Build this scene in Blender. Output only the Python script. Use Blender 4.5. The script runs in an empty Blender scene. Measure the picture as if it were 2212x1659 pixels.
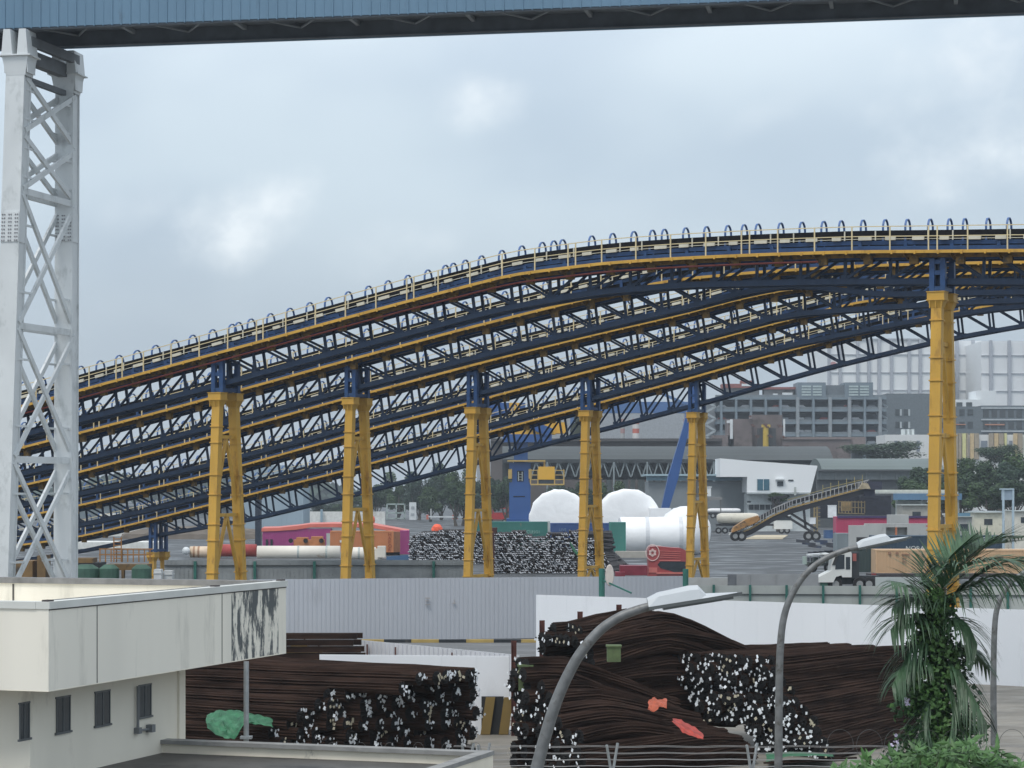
import bpy, bmesh, math, random
from mathutils import Vector, Matrix
from bisect import bisect
sc = bpy.context.scene
R = math.radians
# ---------------------------------------------------------------- camera, sky, sun, exposure
F = 4990.0            # focal length in units of the photo's width / 2212
H = 8.3               # camera height above the yard
CX, HY = 1106.0, 1060.0
cam_d = bpy.data.cameras.new('camera'); cam = bpy.data.objects.new('camera', cam_d)
sc.collection.objects.link(cam); sc.camera = cam
cam.location = (0, 0, H); cam.rotation_euler = (R(90), 0, 0)
cam_d.sensor_width = 36; cam_d.lens = 36 * F / 2212
cam_d.shift_y = (HY - 829.5) / 2212
cam_d.clip_start = 1; cam_d.clip_end = 20000
world = bpy.data.worlds.new('World'); sc.world = world; world.use_nodes = True
SUN_EL, SUN_AZ = 60, 212     # azimuth clockwise from +Y: behind and to the left of the camera
def build_world():
    nt = world.node_tree; N = nt.nodes; L = nt.links; N.clear()
    out = N.new('ShaderNodeOutputWorld'); bg = N.new('ShaderNodeBackground')
    sky = N.new('ShaderNodeTexSky'); sky.sky_type = 'NISHITA'; sky.sun_disc = False
    sky.sun_elevation = R(SUN_EL); sky.sun_rotation = R(SUN_AZ); sky.dust_density = 3
    tc = N.new('ShaderNodeTexCoord'); sep = N.new('ShaderNodeSeparateXYZ')
    L.new(tc.outputs['Generated'], sep.inputs[0])
    def noise(scale, loc, zs, detail, rough=.5):
        m = N.new('ShaderNodeMapping'); m.inputs['Scale'].default_value = (1, 1, zs); m.inputs['Location'].default_value = loc
        L.new(tc.outputs['Generated'], m.inputs[0])
        n = N.new('ShaderNodeTexNoise'); n.inputs['Scale'].default_value = scale
        n.inputs['Detail'].default_value = detail; n.inputs['Roughness'].default_value = rough
        L.new(m.outputs[0], n.inputs['Vector']); return n.outputs['Fac']
    def ramp(src, stops):
        r = N.new('ShaderNodeValToRGB'); L.new(src, r.inputs[0])
        e = r.color_ramp.elements
        while len(e) < len(stops): e.new(.5)
        for el, (p, c) in zip(e, stops): el.position = p; el.color = (*c, 1)
        r.color_ramp.interpolation = 'EASE'
        return r.outputs[0]
    def mix(a, b, f, mode='MIX'):
        m = N.new('ShaderNodeMix'); m.data_type = 'RGBA'; m.blend_type = mode
        if isinstance(f, float): m.inputs[0].default_value = f
        else: L.new(f, m.inputs[0])
        for s, i in ((a, 6), (b, 7)):
            if isinstance(s, tuple): m.inputs[i].default_value = (*s, 1)
            else: L.new(s, m.inputs[i])
        return m.outputs[2]
    # cloud deck: brighter overhead, blue grey towards the horizon, soft pale patches
    base = ramp(sep.outputs[2], SKY_STOPS)
    big = ramp(noise(6.5, (3.1, .7, .2), 1.6, 3, .45), [(.36, (.88, .90, .93)), (.66, (1.09, 1.08, 1.06))])
    c = mix(base, big, 1.0, 'MULTIPLY')
    # brighter cloud patches, each at its own compass direction and height, with ragged edges
    def mth(op, a, b=None):
        m = N.new('ShaderNodeMath'); m.operation = op
        for i, s in ((0, a), (1, b)):
            if s is None: continue
            if isinstance(s, (int, float)): m.inputs[i].default_value = s
            else: L.new(s, m.inputs[i])
        return m.outputs[0]
    n1 = noise(38, (1.2, 4.4, .3), 1.2, 5, .55); n2 = noise(13, (5.2, 2.4, .9), 1.3, 2, .5)
    total = None
    for (x, y, rx, ry, rot, amt) in CLOUDS:
        az, el = (x - 1106) / 4990., (1060 - y) / 4990.
        dx = mth('SUBTRACT', mth('DIVIDE', sep.outputs[0], mth('MAXIMUM', sep.outputs[1], .05)), az)
        dz = mth('SUBTRACT', mth('DIVIDE', sep.outputs[2], mth('MAXIMUM', sep.outputs[1], .05)), el)
        cr, sr = math.cos(rot), math.sin(rot)
        u = mth('DIVIDE', mth('ADD', mth('MULTIPLY', dx, cr), mth('MULTIPLY', dz, sr)), rx / 4990.)
        v = mth('DIVIDE', mth('SUBTRACT', mth('MULTIPLY', dz, cr), mth('MULTIPLY', dx, sr)), ry / 4990.)
        r2 = mth('ADD', mth('MULTIPLY', u, u), mth('MULTIPLY', v, v))
        g = mth('SUBTRACT', .85, mth('MULTIPLY', r2, .75))
        g = mth('ADD', g, mth('MULTIPLY', mth('SUBTRACT', n1, .5), 1.9))
        g = mth('ADD', g, mth('MULTIPLY', mth('SUBTRACT', n2, .5), 1.6))
        g = mth('MINIMUM', mth('MAXIMUM', mth('MULTIPLY', g, .8), 0), 1)
        g = mth('MULTIPLY', mth('MULTIPLY', g, g), amt)
        total = g if total is None else mth('MAXIMUM', total, g)
    c = mix(c, PUFF, total)
    c = mix(c, sky.outputs[0], .10)
    L.new(c, bg.inputs[0]); bg.inputs[1].default_value = SKY_STRENGTH
    L.new(bg.outputs[0], out.inputs[0])
SKY_STRENGTH = .13
SKY_STOPS = [(0.0, (3.1, 3.6, 4.15)), (.06, (3.2, 3.75, 4.3)), (.14, (3.9, 4.6, 5.2)), (.22, (4.9, 5.6, 6.2)), (1.0, (6.4, 6.8, 7.3))]
PUFF = (5.9, 6.35, 6.65)
CLOUDS = [(500, 490, 190, 95, .35, .95), (590, 430, 130, 85, .6, .9), (1040, 215, 110, 75, .2, .8), (2120, 110, 270, 160, .3, .9), (2130, 310, 250, 130, .3, .9), (860, 520, 150, 70, .2, .35), (1640, 250, 140, 40, .5, .3), (300, 450, 120, 60, .4, .3)]
build_world()
sun_d = bpy.data.lights.new('sun', 'SUN'); sun = bpy.data.objects.new('sun', sun_d)
sc.collection.objects.link(sun)
sun_d.energy = 1.3; sun_d.angle = R(18); sun_d.color = (1, .96, .9)
sv = Vector((math.sin(R(SUN_AZ)) * math.cos(R(SUN_EL)), math.cos(R(SUN_AZ)) * math.cos(R(SUN_EL)), math.sin(R(SUN_EL))))
sun.rotation_euler = sv.to_track_quat('Z', 'Y').to_euler()
sc.view_settings.view_transform = 'Standard'; sc.view_settings.look = 'None'
sc.view_settings.exposure = 0.35; sc.view_settings.gamma = 1
sc.view_settings.use_curve_mapping = False
rnd = random.Random(7)
# ---------------------------------------------------------------- helpers
def at(x, y, d):
    return Vector(((x - CX) * d / F, d, H - (y - HY) * d / F))
def gx(x, d): return (x - CX) * d / F
def gz(y, d): return H - (y - HY) * d / F
def gd(y): return H * F / (y - HY)
def ui(a, b): return rnd.uniform(a, b)
MATS = {}
def M(name, rgb, rough=.65, metal=0., var=.12, vs=1.5, dirt=None, ds=.8, dt=.58, dw=.12, stretch=1., bump=0., bs=20., hstretch=None, spec=.5):
    if name in MATS: return MATS[name]
    m = bpy.data.materials.new(name); m.use_nodes = True; nt = m.node_tree; N = nt.nodes; L = nt.links
    b = N['Principled BSDF']; b.inputs['Roughness'].default_value = rough; b.inputs['Metallic'].default_value = metal; b.inputs['Specular IOR Level'].default_value = spec
    tc = N.new('ShaderNodeTexCoord')
    mp = N.new('ShaderNodeMapping'); mp.inputs['Scale'].default_value = hstretch or (1, 1, stretch)
    L.new(tc.outputs['Object'], mp.inputs[0])
    n = N.new('ShaderNodeTexNoise'); n.inputs['Scale'].default_value = vs; n.inputs['Detail'].default_value = 5
    L.new(mp.outputs[0], n.inputs['Vector'])
    r = N.new('ShaderNodeValToRGB'); L.new(n.outputs['Fac'], r.inputs[0])
    e = r.color_ramp.elements; e[0].position = .3; e[1].position = .7
    e[0].color = (*[max(0, c * (1 - var)) for c in rgb], 1); e[1].color = (*[min(1, c * (1 + var)) for c in rgb], 1)
    col = r.outputs[0]
    if dirt:
        n2 = N.new('ShaderNodeTexNoise'); n2.inputs['Scale'].default_value = ds; n2.inputs['Detail'].default_value = 8; n2.inputs['Roughness'].default_value = .65
        L.new(mp.outputs[0], n2.inputs['Vector'])
        r2 = N.new('ShaderNodeValToRGB'); L.new(n2.outputs['Fac'], r2.inputs[0])
        r2.color_ramp.elements[0].position = dt; r2.color_ramp.elements[1].position = min(1, dt + dw)
        mx = N.new('ShaderNodeMix'); mx.data_type = 'RGBA'; L.new(r2.outputs[0], mx.inputs[0])
        L.new(col, mx.inputs[6]); mx.inputs[7].default_value = (*dirt, 1); col = mx.outputs[2]
    L.new(col, b.inputs['Base Color'])
    if bump:
        n3 = N.new('ShaderNodeTexNoise'); n3.inputs['Scale'].default_value = bs; n3.inputs['Detail'].default_value = 4
        L.new(mp.outputs[0], n3.inputs['Vector'])
        bp = N.new('ShaderNodeBump'); bp.inputs['Strength'].default_value = bump; bp.inputs['Distance'].default_value = .05
        L.new(n3.outputs['Fac'], bp.inputs['Height']); L.new(bp.outputs[0], b.inputs['Normal'])
    MATS[name] = m; return m
class MB:
    def __init__(s): s.v = []; s.f = []; s.sm = False; s.mi = []; s.cur = 0
    def face(s, idx): s.f.append(idx); s.mi.append(s.cur)
    def add(s, vs, fs):
        o = len(s.v); s.v += [Vector(v) for v in vs]
        for f in fs: s.face([o + i for i in f])
        return s
    def frame(s, o, ux, uy, uz, a0, a1, b0, b1, c0, c1):
        o = Vector(o)
        vs = [o + ux * a + uy * b + uz * c for a in (a0, a1) for b in (b0, b1) for c in (c0, c1)]
        return s.add(vs, [(0, 1, 3, 2), (4, 6, 7, 5), (0, 4, 5, 1), (2, 3, 7, 6), (0, 2, 6, 4), (1, 5, 7, 3)])
    def box(s, x0, x1, y0, y1, z0, z1):
        return s.frame((0, 0, 0), Vector((1, 0, 0)), Vector((0, 1, 0)), Vector((0, 0, 1)), x0, x1, y0, y1, z0, z1)
    def beam(s, p, q, w, h, up=(0, 0, 1)):
        p = Vector(p); q = Vector(q); d = (q - p); L = d.length
        if L < 1e-6: return s
        d /= L; up = Vector(up); sd = d.cross(up)
        if sd.length < 1e-4: sd = d.cross(Vector((1, 0, 0)))
        sd.normalize(); u = sd.cross(d)
        return s.frame(p, d, sd, u, 0, L, -w / 2, w / 2, -h / 2, h / 2)
    def tube(s, pts, r, n=8, caps=True, flat=1.):
        pts = [Vector(p) for p in pts]; rs = r if isinstance(r, (list, tuple)) else [r] * len(pts)
        o = len(s.v); prev = None
        for i, p in enumerate(pts):
            t = (pts[min(i + 1, len(pts) - 1)] - pts[max(i - 1, 0)]).normalized()
            if prev is None:
                a = t.cross(Vector((0, 0, 1)))
                if a.length < 1e-3: a = t.cross(Vector((1, 0, 0)))
            else: a = prev - t * prev.dot(t)
            a.normalize(); prev = a; b = t.cross(a)
            for k in range(n):
                an = 2 * math.pi * k / n
                s.v.append(p + (a * math.cos(an) + b * math.sin(an) * flat) * rs[i])
        for i in range(len(pts) - 1):
            for k in range(n):
                k2 = (k + 1) % n
                s.face([o + i * n + k, o + i * n + k2, o + (i + 1) * n + k2, o + (i + 1) * n + k])
        if caps:
            s.face([o + k for k in range(n)][::-1]); s.face([o + (len(pts) - 1) * n + k for k in range(n)])
        return s
    def prism(s, poly, ux, uy, o, n, t):
        # polygon poly (2D) in frame ux,uy at o, extruded by t along n
        o = Vector(o); k = len(poly)
        vs = [o + ux * a + uy * b for a, b in poly] + [o + ux * a + uy * b + n * t for a, b in poly]
        return s.add(vs, [tuple(range(k))[::-1], tuple(range(k, 2 * k))] + [(i, (i + 1) % k, k + (i + 1) % k, k + i) for i in range(k)])
    def ball(s, c, rx, ry, rz, n=12, m=8, jit=0):
        c = Vector(c); o = len(s.v)
        for i in range(m + 1):
            th = math.pi * i / m
            for k in range(n):
                ph = 2 * math.pi * k / n; j = 1 + ui(-jit, jit)
                s.v.append(c + Vector((rx * math.sin(th) * math.cos(ph), ry * math.sin(th) * math.sin(ph), rz * math.cos(th))) * j)
        for i in range(m):
            for k in range(n):
                k2 = (k + 1) % n; s.face([o + i * n + k, o + i * n + k2, o + (i + 1) * n + k2, o + (i + 1) * n + k])
        return s
    def build(s, name, mat, parent=None, smooth=False):
        me = bpy.data.meshes.new(name)
        off = parent.matrix_world.translation if parent is not None else Vector((0, 0, 0))
        if parent is not None and parent.get('_loc') is not None: off = Vector(parent['_loc'])
        me.from_pydata([tuple(v - off) for v in s.v], [], s.f)
        ms = mat if isinstance(mat, list) else [mat]
        for m in ms: me.materials.append(m)
        if len(ms) > 1:
            me.polygons.foreach_set('material_index', s.mi)
        bm = bmesh.new(); bm.from_mesh(me); bmesh.ops.recalc_face_normals(bm, faces=bm.faces); bm.to_mesh(me); bm.free()
        if smooth or s.sm:
            me.polygons.foreach_set('use_smooth', [True] * len(me.polygons))
        ob = bpy.data.objects.new(name, me); sc.collection.objects.link(ob)
        if parent is not None:
            ob.parent = parent
        ORG[ob.name] = off
        return ob
ORG = {}
def thing(name, label, cat, loc, group=None):
    o = bpy.data.objects.new(name, None); sc.collection.objects.link(o)
    o.location = loc; o.empty_display_size = .3
    o['label'] = label; o['category'] = cat
    if group: o['group'] = group
    ORG[o.name] = Vector(loc); return o
def tag(o, label, cat, group=None):
    o['label'] = label; o['category'] = cat
    if group: o['group'] = group
    return o
def struct(o): o['kind'] = 'structure'; return o
_b = MB.build
def build2(s, name, mat, parent=None, smooth=False):
    # vertices are given in world coordinates; a child is stored relative to its top-level thing
    if parent is None: return _b(s, name, mat, None, smooth)
    root = parent
    while root.parent: root = root.parent
    off = Vector(root.location)
    class P: pass
    me_v = s.v; s.v = [v - off for v in s.v]
    ob = _b(s, name, mat, None, smooth); s.v = me_v
    ob.parent = parent; return ob
MB.build = build2
def interp(pts, x):
    xs = [p[0] for p in pts]
    i = min(max(bisect(xs, x), 1), len(pts) - 1)
    (x0, y0), (x1, y1) = pts[i - 1], pts[i]
    return y0 + (y1 - y0) * (x - x0) / (x1 - x0)
def smooth_interp(pts, x, w):
    return sum(interp(pts, x + w * k) for k in (-1, -.5, 0, .5, 1)) / 5
UP = Vector((0, 0, 1)); X = Vector((1, 0, 0)); Y = Vector((0, 1, 0))
def lst(xp, y0, y1, d, w=None): pass
def bx(mb, x0, y0, x1, y1, d, depth):
    "a block whose front face at distance d spans pixels x0..x1, y0 (top)..y1 (bottom); y1 None = down to the ground"
    z1 = gz(y0, d); z0 = 0 if y1 is None else gz(y1, d)
    return mb.box(gx(x0, d), gx(x1, d), d, d + depth, z0, z1)
# ---------------------------------------------------------------- materials
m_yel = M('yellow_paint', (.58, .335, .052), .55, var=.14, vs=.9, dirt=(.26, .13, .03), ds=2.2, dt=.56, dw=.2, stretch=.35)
m_yel2 = M('yellow_rail_paint', (.70, .58, .34), .5, var=.08)
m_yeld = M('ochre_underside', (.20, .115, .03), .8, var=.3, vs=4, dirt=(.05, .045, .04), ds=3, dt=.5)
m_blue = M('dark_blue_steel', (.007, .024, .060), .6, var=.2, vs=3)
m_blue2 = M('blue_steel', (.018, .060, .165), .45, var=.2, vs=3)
m_hoop = M('hoop_blue', (.05, .12, .30), .45, var=.15)
m_belt = M('black_belt', (.008, .008, .010), .85, var=.3, spec=.15)
m_red = M('red_pipe_paint', (.18, .035, .028), .6)
m_pale = M('pale_galvanised', (.42, .46, .44), .5, var=.15)
m_white = M('white_paint', (.66, .69, .70), .5, var=.08, vs=.8, dirt=(.38, .41, .41), ds=1.3, dt=.54, dw=.2, stretch=.6)
m_bridge = M('bridge_cladding', (.125, .225, .325), .5, var=.08, vs=.7, stretch=.2, dirt=(.09, .15, .21), ds=2.5, dt=.6)
m_soffit = M('bridge_soffit', (.15, .175, .205), .8, var=.25, vs=.7)
m_cream = M('cream_render', (.84, .79, .67), .85, var=.07, vs=.5, dirt=(.46, .45, .41), ds=.9, dt=.56, dw=.25, stretch=.35)
m_coping = M('grey_coping', (.30, .31, .31), .8, var=.15, vs=2)
m_rooft = M('wet_roof_felt', (.075, .072, .066), .6, var=.35, vs=1.2, dirt=(.025, .025, .025), ds=.6, dt=.5)
m_glassd = M('dark_window', (.035, .045, .055), .2, var=.2)
m_galv = M('galvanised_steel', (.33, .35, .36), .42, metal=.35, var=.18, vs=6)
m_rust = M('rusty_bar_steel', (.033, .0185, .0135), .9, spec=.15, var=.55, vs=1.3, dirt=(.060, .042, .031), ds=2.2, dt=.60, hstretch=(.6, .6, 3.), bump=.4, bs=30)
m_barend = M('dark_bar_ends', (.006, .0055, .006), .9, var=.3, vs=20)
m_tag = M('white_tag', (.80, .83, .86), .5, var=.15, vs=6)
m_rpost = M('rusty_post', (.10, .035, .028), .8, var=.25, vs=4)
m_asph = None
m_green = M('green_paint', (.03, .15, .12), .55, var=.15)
m_fence = M('grey_sheet', (.46, .48, .45), .5, var=.08, vs=1.2, dirt=(.2, .2, .2), ds=1.5, dt=.64, stretch=.3)
m_conc = M('concrete_wall', (.42, .43, .42), .85, var=.1, vs=.6, dirt=(.27, .27, .26), ds=1.0, dt=.58, stretch=.5)
m_tyre = M('tyre_rubber', (.018, .018, .02), .8)
m_leafd = M('dark_foliage', (.020, .050, .022), .7, var=.5, vs=.35)
# ---------------------------------------------------------------- ground
def ground_mat(name, c0, c1, sc_, wet):
    m = bpy.data.materials.new(name); m.use_nodes = True; nt = m.node_tree; N = nt.nodes; L = nt.links
    b = N['Principled BSDF']; tc = N.new('ShaderNodeTexCoord')
    mp = N.new('ShaderNodeMapping'); mp.inputs['Scale'].default_value = (.6, 1, 1); L.new(tc.outputs['Object'], mp.inputs[0])
    n = N.new('ShaderNodeTexNoise'); n.inputs['Scale'].default_value = sc_; n.inputs['Detail'].default_value = 9; n.inputs['Roughness'].default_value = .65
    L.new(mp.outputs[0], n.inputs['Vector'])
    r = N.new('ShaderNodeValToRGB'); L.new(n.outputs['Fac'], r.inputs[0]); e = r.color_ramp.elements
    e[0].position = .35; e[0].color = (*c0, 1); e[1].position = .68; e[1].color = (*c1, 1)
    L.new(r.outputs[0], b.inputs['Base Color'])
    r2 = N.new('ShaderNodeValToRGB'); n2 = N.new('ShaderNodeTexNoise'); n2.inputs['Scale'].default_value = sc_ * 1.7; n2.inputs['Detail'].default_value = 4
    L.new(mp.outputs[0], n2.inputs['Vector']); L.new(n2.outputs['Fac'], r2.inputs[0]); e = r2.color_ramp.elements
    e[0].position = .5; e[0].color = (.75, .75, .75, 1); e[1].position = .62; e[1].color = (wet, wet, wet, 1)
    L.new(r2.outputs[0], b.inputs['Roughness'])
    return m
g = MB(); g.box(-6000, 6000, -50, 9000, -1.0, 0)
struct(g.build('ground', ground_mat('yard_asphalt', (.035, .04, .045), (.095, .10, .105), .16, .30)))
g = MB(); g.box(-40, 40, 20, 103, 0, .004)
struct(g.build('yard_concrete', ground_mat('stained_concrete', (.15, .14, .12), (.27, .25, .215), .5, .5)))
# road behind the low hoardings, with its black and yellow kerb
g = MB(); g.box(-42, 6, 103.2, 126.0, 0, .004)
struct(g.build('road', ground_mat('road_asphalt', (.13, .135, .14), (.18, .185, .19), .3, .5)))
for nm, cc, ph in (('kerb', (.02, .025, .03), 0), ('kerb_paint', (.42, .30, .10), 1)):
    g = MB(); x = -34.0 + ph * 1.5
    while x < 6:
        g.box(x, x + (1.5 if ph else 1.5), 126.2, 126.6, 0, .16); x += 3.0
    o = g.build('kerb', M('kerb_' + nm, cc, .8, dirt=(.1, .09, .08), dt=.55)); struct(o)
# ---------------------------------------------------------------- conveyor galleries
TH = R(27); A = Vector((math.cos(TH), -math.sin(TH), 0)); B = Vector((math.sin(TH), math.cos(TH), 0))
P1 = Vector((gx(470, 135), 135, 0)); SP = 14.7
WALK = {1: [(-60, 905), (20, 882), (90, 864), (168, 842), (460, 763), (600, 725), (737, 687), (870, 651), (1003, 617), (1103, 591), (1303, 566), (1470, 555), (1650, 547), (1850, 541), (2025, 540), (2212, 538), (2400, 539)],
 2: [(-60, 992), (168, 934), (310, 897), (453, 858), (520, 840), (737, 780), (1003, 708), (1237, 650), (1283, 640), (1420, 608), (1474, 600), (1640, 585), (1850, 572), (2025, 567), (2212, 563), (2400, 562)],
 3: [(-60, 1072), (168, 1019), (450, 943), (737, 861), (797, 846), (1103, 765), (1300, 717), (1474, 677), (1590, 645), (1690, 624), (1850, 604), (2025, 591), (2212, 583), (2400, 580)],
 4: [(-60, 1135), (168, 1091), (450, 1024), (737, 944), (790, 927), (1003, 872), (1053, 857), (1250, 806), (1474, 750), (1674, 696), (1840, 653), (1940, 638), (2060, 620), (2212, 607), (2400, 600)],
 5: [(-60, 1190), (168, 1159), (330, 1120), (530, 1069), (737, 1017), (794, 1001), (1003, 946), (1050, 933), (1247, 881), (1296, 868), (1474, 820), (1640, 772), (1807, 728), (1950, 693), (2057, 673), (2120, 661), (2212, 645), (2400, 625)]}
CHORD = {1: [(-60, 968), (168, 908), (456, 836), (737, 758), (1070, 670), (1270, 633), (1474, 615), (1807, 608), (2212, 608), (2400, 610)],
 2: [(-60, 1062), (168, 1003), (456, 928), (737, 853), (1070, 765), (1300, 710), (1500, 668), (1700, 646), (1900, 636), (2212, 630), (2400, 630)],
 3: [(-60, 1135), (168, 1083), (450, 1013), (737, 936), (1020, 860), (1300, 786), (1500, 734), (1700, 690), (1900, 664), (2050, 655), (2212, 648), (2400, 645)],
 4: [(-60, 1190), (168, 1148), (450, 1085), (737, 1006), (1020, 935), (1265, 868), (1474, 808), (1674, 752), (1840, 715), (1950, 697), (2107, 672), (2212, 660), (2400, 650)],
 5: [(-60, 1225), (168, 1192), (330, 1157), (530, 1124), (794, 1060), (997, 1006), (1050, 993), (1247, 940), (1297, 928), (1474, 881), (1524, 868), (1634, 836), (1757, 801), (1900, 766), (2040, 733), (2212, 702), (2400, 678)]}
for _k in (2, 3, 4):
    _n = [(x, interp(WALK[_k + 1], x) - interp([(-60, 25), (168, 23), (600, 17), (1150, 12), (1700, 10)], x)) for x in range(-60, 1701, 110)]
    CHORD[_k] = _n + [p for p in CHORD[_k] if p[0] >= 1900]
COLX = {1: [470, 2025], 2: [757], 3: [1020], 4: [1265], 5: [1497, 330]}
class Gal:
    def __init__(s, k):
        s.k = k; s.o = P1 + B * SP * (k - 1)
    def s_of_x(s, x, v=0):
        o = s.o + B * v; t = (x - CX) / F
        return (t * o.y - o.x) / (A.x - t * A.y)
    def x_of_s(s, q, v=0):
        p = s.o + A * q + B * v; return CX + F * p.x / p.y
    def zw(s, q):
        p = s.o + A * q; x = CX + F * p.x / p.y
        return gz(smooth_interp(WALK[s.k], x, 40), p.y)
    def zc(s, q):
        p = s.o + A * q + B * .9; x = CX + F * p.x / p.y
        return gz(smooth_interp(CHORD[s.k], x, 40), p.y)
    def pt(s, q, v, dz, base='w'):
        p = s.o + A * q + B * v; p.z = (s.zw(q) if base == 'w' else s.zc(q)) + dz; return p
# hoop mesh shared by every gallery
def hoop_mesh():
    pts = []; r = .42
    path = [(-r, .45), (-r, 1.12)] + [(-r * math.cos(a), 1.12 + .46 * math.sin(a)) for a in [math.pi * k / 14 for k in range(1, 14)]] + [(r, 1.12), (r, .45)]
    mb = MB(); o = 0
    w = .05; t = .028
    for i, (v, z) in enumerate(path):
        a = path[max(0, i - 1)]; b = path[min(len(path) - 1, i + 1)]
        tx, tz = b[0] - a[0], b[1] - a[1]; l = math.hypot(tx, tz); nx, nz = -tz / l, tx / l
        for dv, da in ((-t, -w), (t, -w), (t, w), (-t, w)):
            mb.v.append(B * (v + nx * dv) + UP * (z + nz * dv) + A * da)
    for i in range(len(path) - 1):
        for k in range(4):
            mb.face([i * 4 + k, i * 4 + (k + 1) % 4, (i + 1) * 4 + (k + 1) % 4, (i + 1) * 4 + k])
    return mb
hm = None
H1X = [22, 52, 90, 132, 175, 217, 258, 297, 337, 378, 417, 460, 502, 516, 543, 585, 627, 670, 710, 753, 797, 839, 882, 925, 963, 980, 1006, 1041, 1085, 1128, 1172, 1197, 1216, 1279, 1324, 1370, 1410, 1436, 1482, 1527, 1573, 1608, 1638, 1687, 1733, 1780, 1818, 1865, 1913, 1961, 2010, 2052, 2085, 2135, 2180, 2222]
GLABEL = {1: 'topmost and nearest of the five arched conveyor galleries, with a red pipe under its walkway',
 2: 'second arched conveyor gallery down, directly behind the one with the red pipe',
 3: 'third of the five arched blue and yellow conveyor galleries, counted from the top',
 4: 'fourth arched conveyor gallery from the top, just above the lowest one',
 5: 'farthest and lowest of the five arched conveyor galleries, its open truss seen against the buildings'}
def sweep(mb, G, qs, v, dz, w, h, base='w'):
    "rectangular member swept along the arch"
    o = len(mb.v)
    for q in qs:
        c = G.pt(q, v, dz, base)
        for dv, dh in ((-w / 2, -h / 2), (w / 2, -h / 2), (w / 2, h / 2), (-w / 2, h / 2)):
            mb.v.append(c + B * dv + UP * dh)
    n = len(qs)
    for i in range(n - 1):
        for k in range(4):
            mb.face([o + i * 4 + k, o + i * 4 + (k + 1) % 4, o + (i + 1) * 4 + (k + 1) % 4, o + (i + 1) * 4 + k])
    mb.face([o, o + 1, o + 2, o + 3]); mb.face([o + (n - 1) * 4 + k for k in (3, 2, 1, 0)])
for k in range(1, 6):
    G = Gal(k); q0 = G.s_of_x(-150); q1 = G.s_of_x(2330)
    n = int((q1 - q0) / 1.2); qs = [q0 + (q1 - q0) * i / n for i in range(n + 1)]
    mid = G.s_of_x(1100); loc = G.pt(mid, 1.5, 0)
    T = thing('conveyor_gallery', GLABEL[k], 'conveyor', loc, 'arched conveyor galleries')
    V0, V1 = .95, 2.05      # truss planes
    LF = .13 if k == 1 else .34
    mb = MB(); sweep(mb, G, qs, 0, -.07, .07, .15); sweep(mb, G, qs, .04, .0, .12, .03)
    # bracket lugs along the walkway edge
    for q in [q0 + 1.2 * i for i in range(int((q1 - q0) / 1.2))]:
        p = G.pt(q, -.03, -.10); mb.frame(p, A, B, UP, -.05, .05, -.06, 0, -.10, .08)
    mb.build('walkway_edge', m_yel, T)
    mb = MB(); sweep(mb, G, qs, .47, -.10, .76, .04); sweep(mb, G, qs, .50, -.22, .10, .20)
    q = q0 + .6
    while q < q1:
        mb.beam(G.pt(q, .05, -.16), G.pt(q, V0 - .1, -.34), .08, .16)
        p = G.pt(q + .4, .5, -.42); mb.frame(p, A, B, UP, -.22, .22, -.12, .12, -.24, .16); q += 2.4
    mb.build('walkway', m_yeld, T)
    # handrail
    mb = MB(); sweep(mb, G, qs, 0, 1.08 + LF, .045, .045); sweep(mb, G, qs, 0, .58 + LF, .035, .04)
    q = q0 + .3; i = 0
    while q < q1:
        p = G.pt(q, 0, 0); mb.frame(p, A, B, UP, -.03, .03, -.03, .03, -.02, 1.08 + LF)
        if i % 5 == 2:
            p = G.pt(q + .45, 0, 0); mb.frame(p, A, B, UP, -.03, .03, -.03, .03, -.02, 1.08 + LF)
        q += 2.0; i += 1
    mb.build('handrail', m_yel2, T)
    # far handrail and far walkway
    mb = MB(); sweep(mb, G, qs, 2.9, 1.02 + LF, .045, .045); q = q0 + 1.1
    while q < q1:
        p = G.pt(q, 2.9, 0); mb.frame(p, A, B, UP, -.03, .03, -.03, .03, -.02, 1.02 + LF); q += 2.0
    mb.build('handrail', m_yel2, T)
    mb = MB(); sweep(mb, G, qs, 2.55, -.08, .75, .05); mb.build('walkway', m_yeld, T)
    # chords
    for v in (V0, V1):
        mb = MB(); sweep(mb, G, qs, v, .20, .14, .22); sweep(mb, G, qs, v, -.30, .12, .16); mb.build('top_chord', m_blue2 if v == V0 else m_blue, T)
        mb = MB(); sweep(mb, G, qs, v, 0, .26, .30 if k < 5 else .26, 'c'); mb.build('bottom_chord', m_blue, T)
    # conveyor frame above the walkway
    mb = MB(); sweep(mb, G, qs, 1.10, .36 + LF, .10, .20); sweep(mb, G, qs, 1.90, .36 + LF, .10, .20)
    q = q0 + .4
    while q < q1:
        for v in (1.02, 1.98):
            p = G.pt(q, v, 0); mb.frame(p, A, B, UP, -.09, .09, -.05, .05, -.2, .36 + LF)
            mb.beam(G.pt(q + .1, v, .05), G.pt(q + .5, v, .35), .07, .07)
        q += 2.4
    mb.build('stringer_frame', m_blue2, T)
    mb = MB(); sweep(mb, G, qs, 1.5, .80 + LF, .95, .36); sweep(mb, G, qs, 1.5, .12 + LF, .85, .26); mb.build('belt', m_belt, T)
    mb = MB(); sweep(mb, G, qs, 2.32, .60 + LF, .04, .46); mb.build('dark_backing', m_belt, T)  # added dark strip behind the belt: hides the sky so the tier looks darker
    # idler brackets, tied by a thin rod along the stringer
    mb = MB(); q = q0 + .7; i = 0; sweep(mb, G, qs, .95, .58 + LF - .04, .03, .03)
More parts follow.
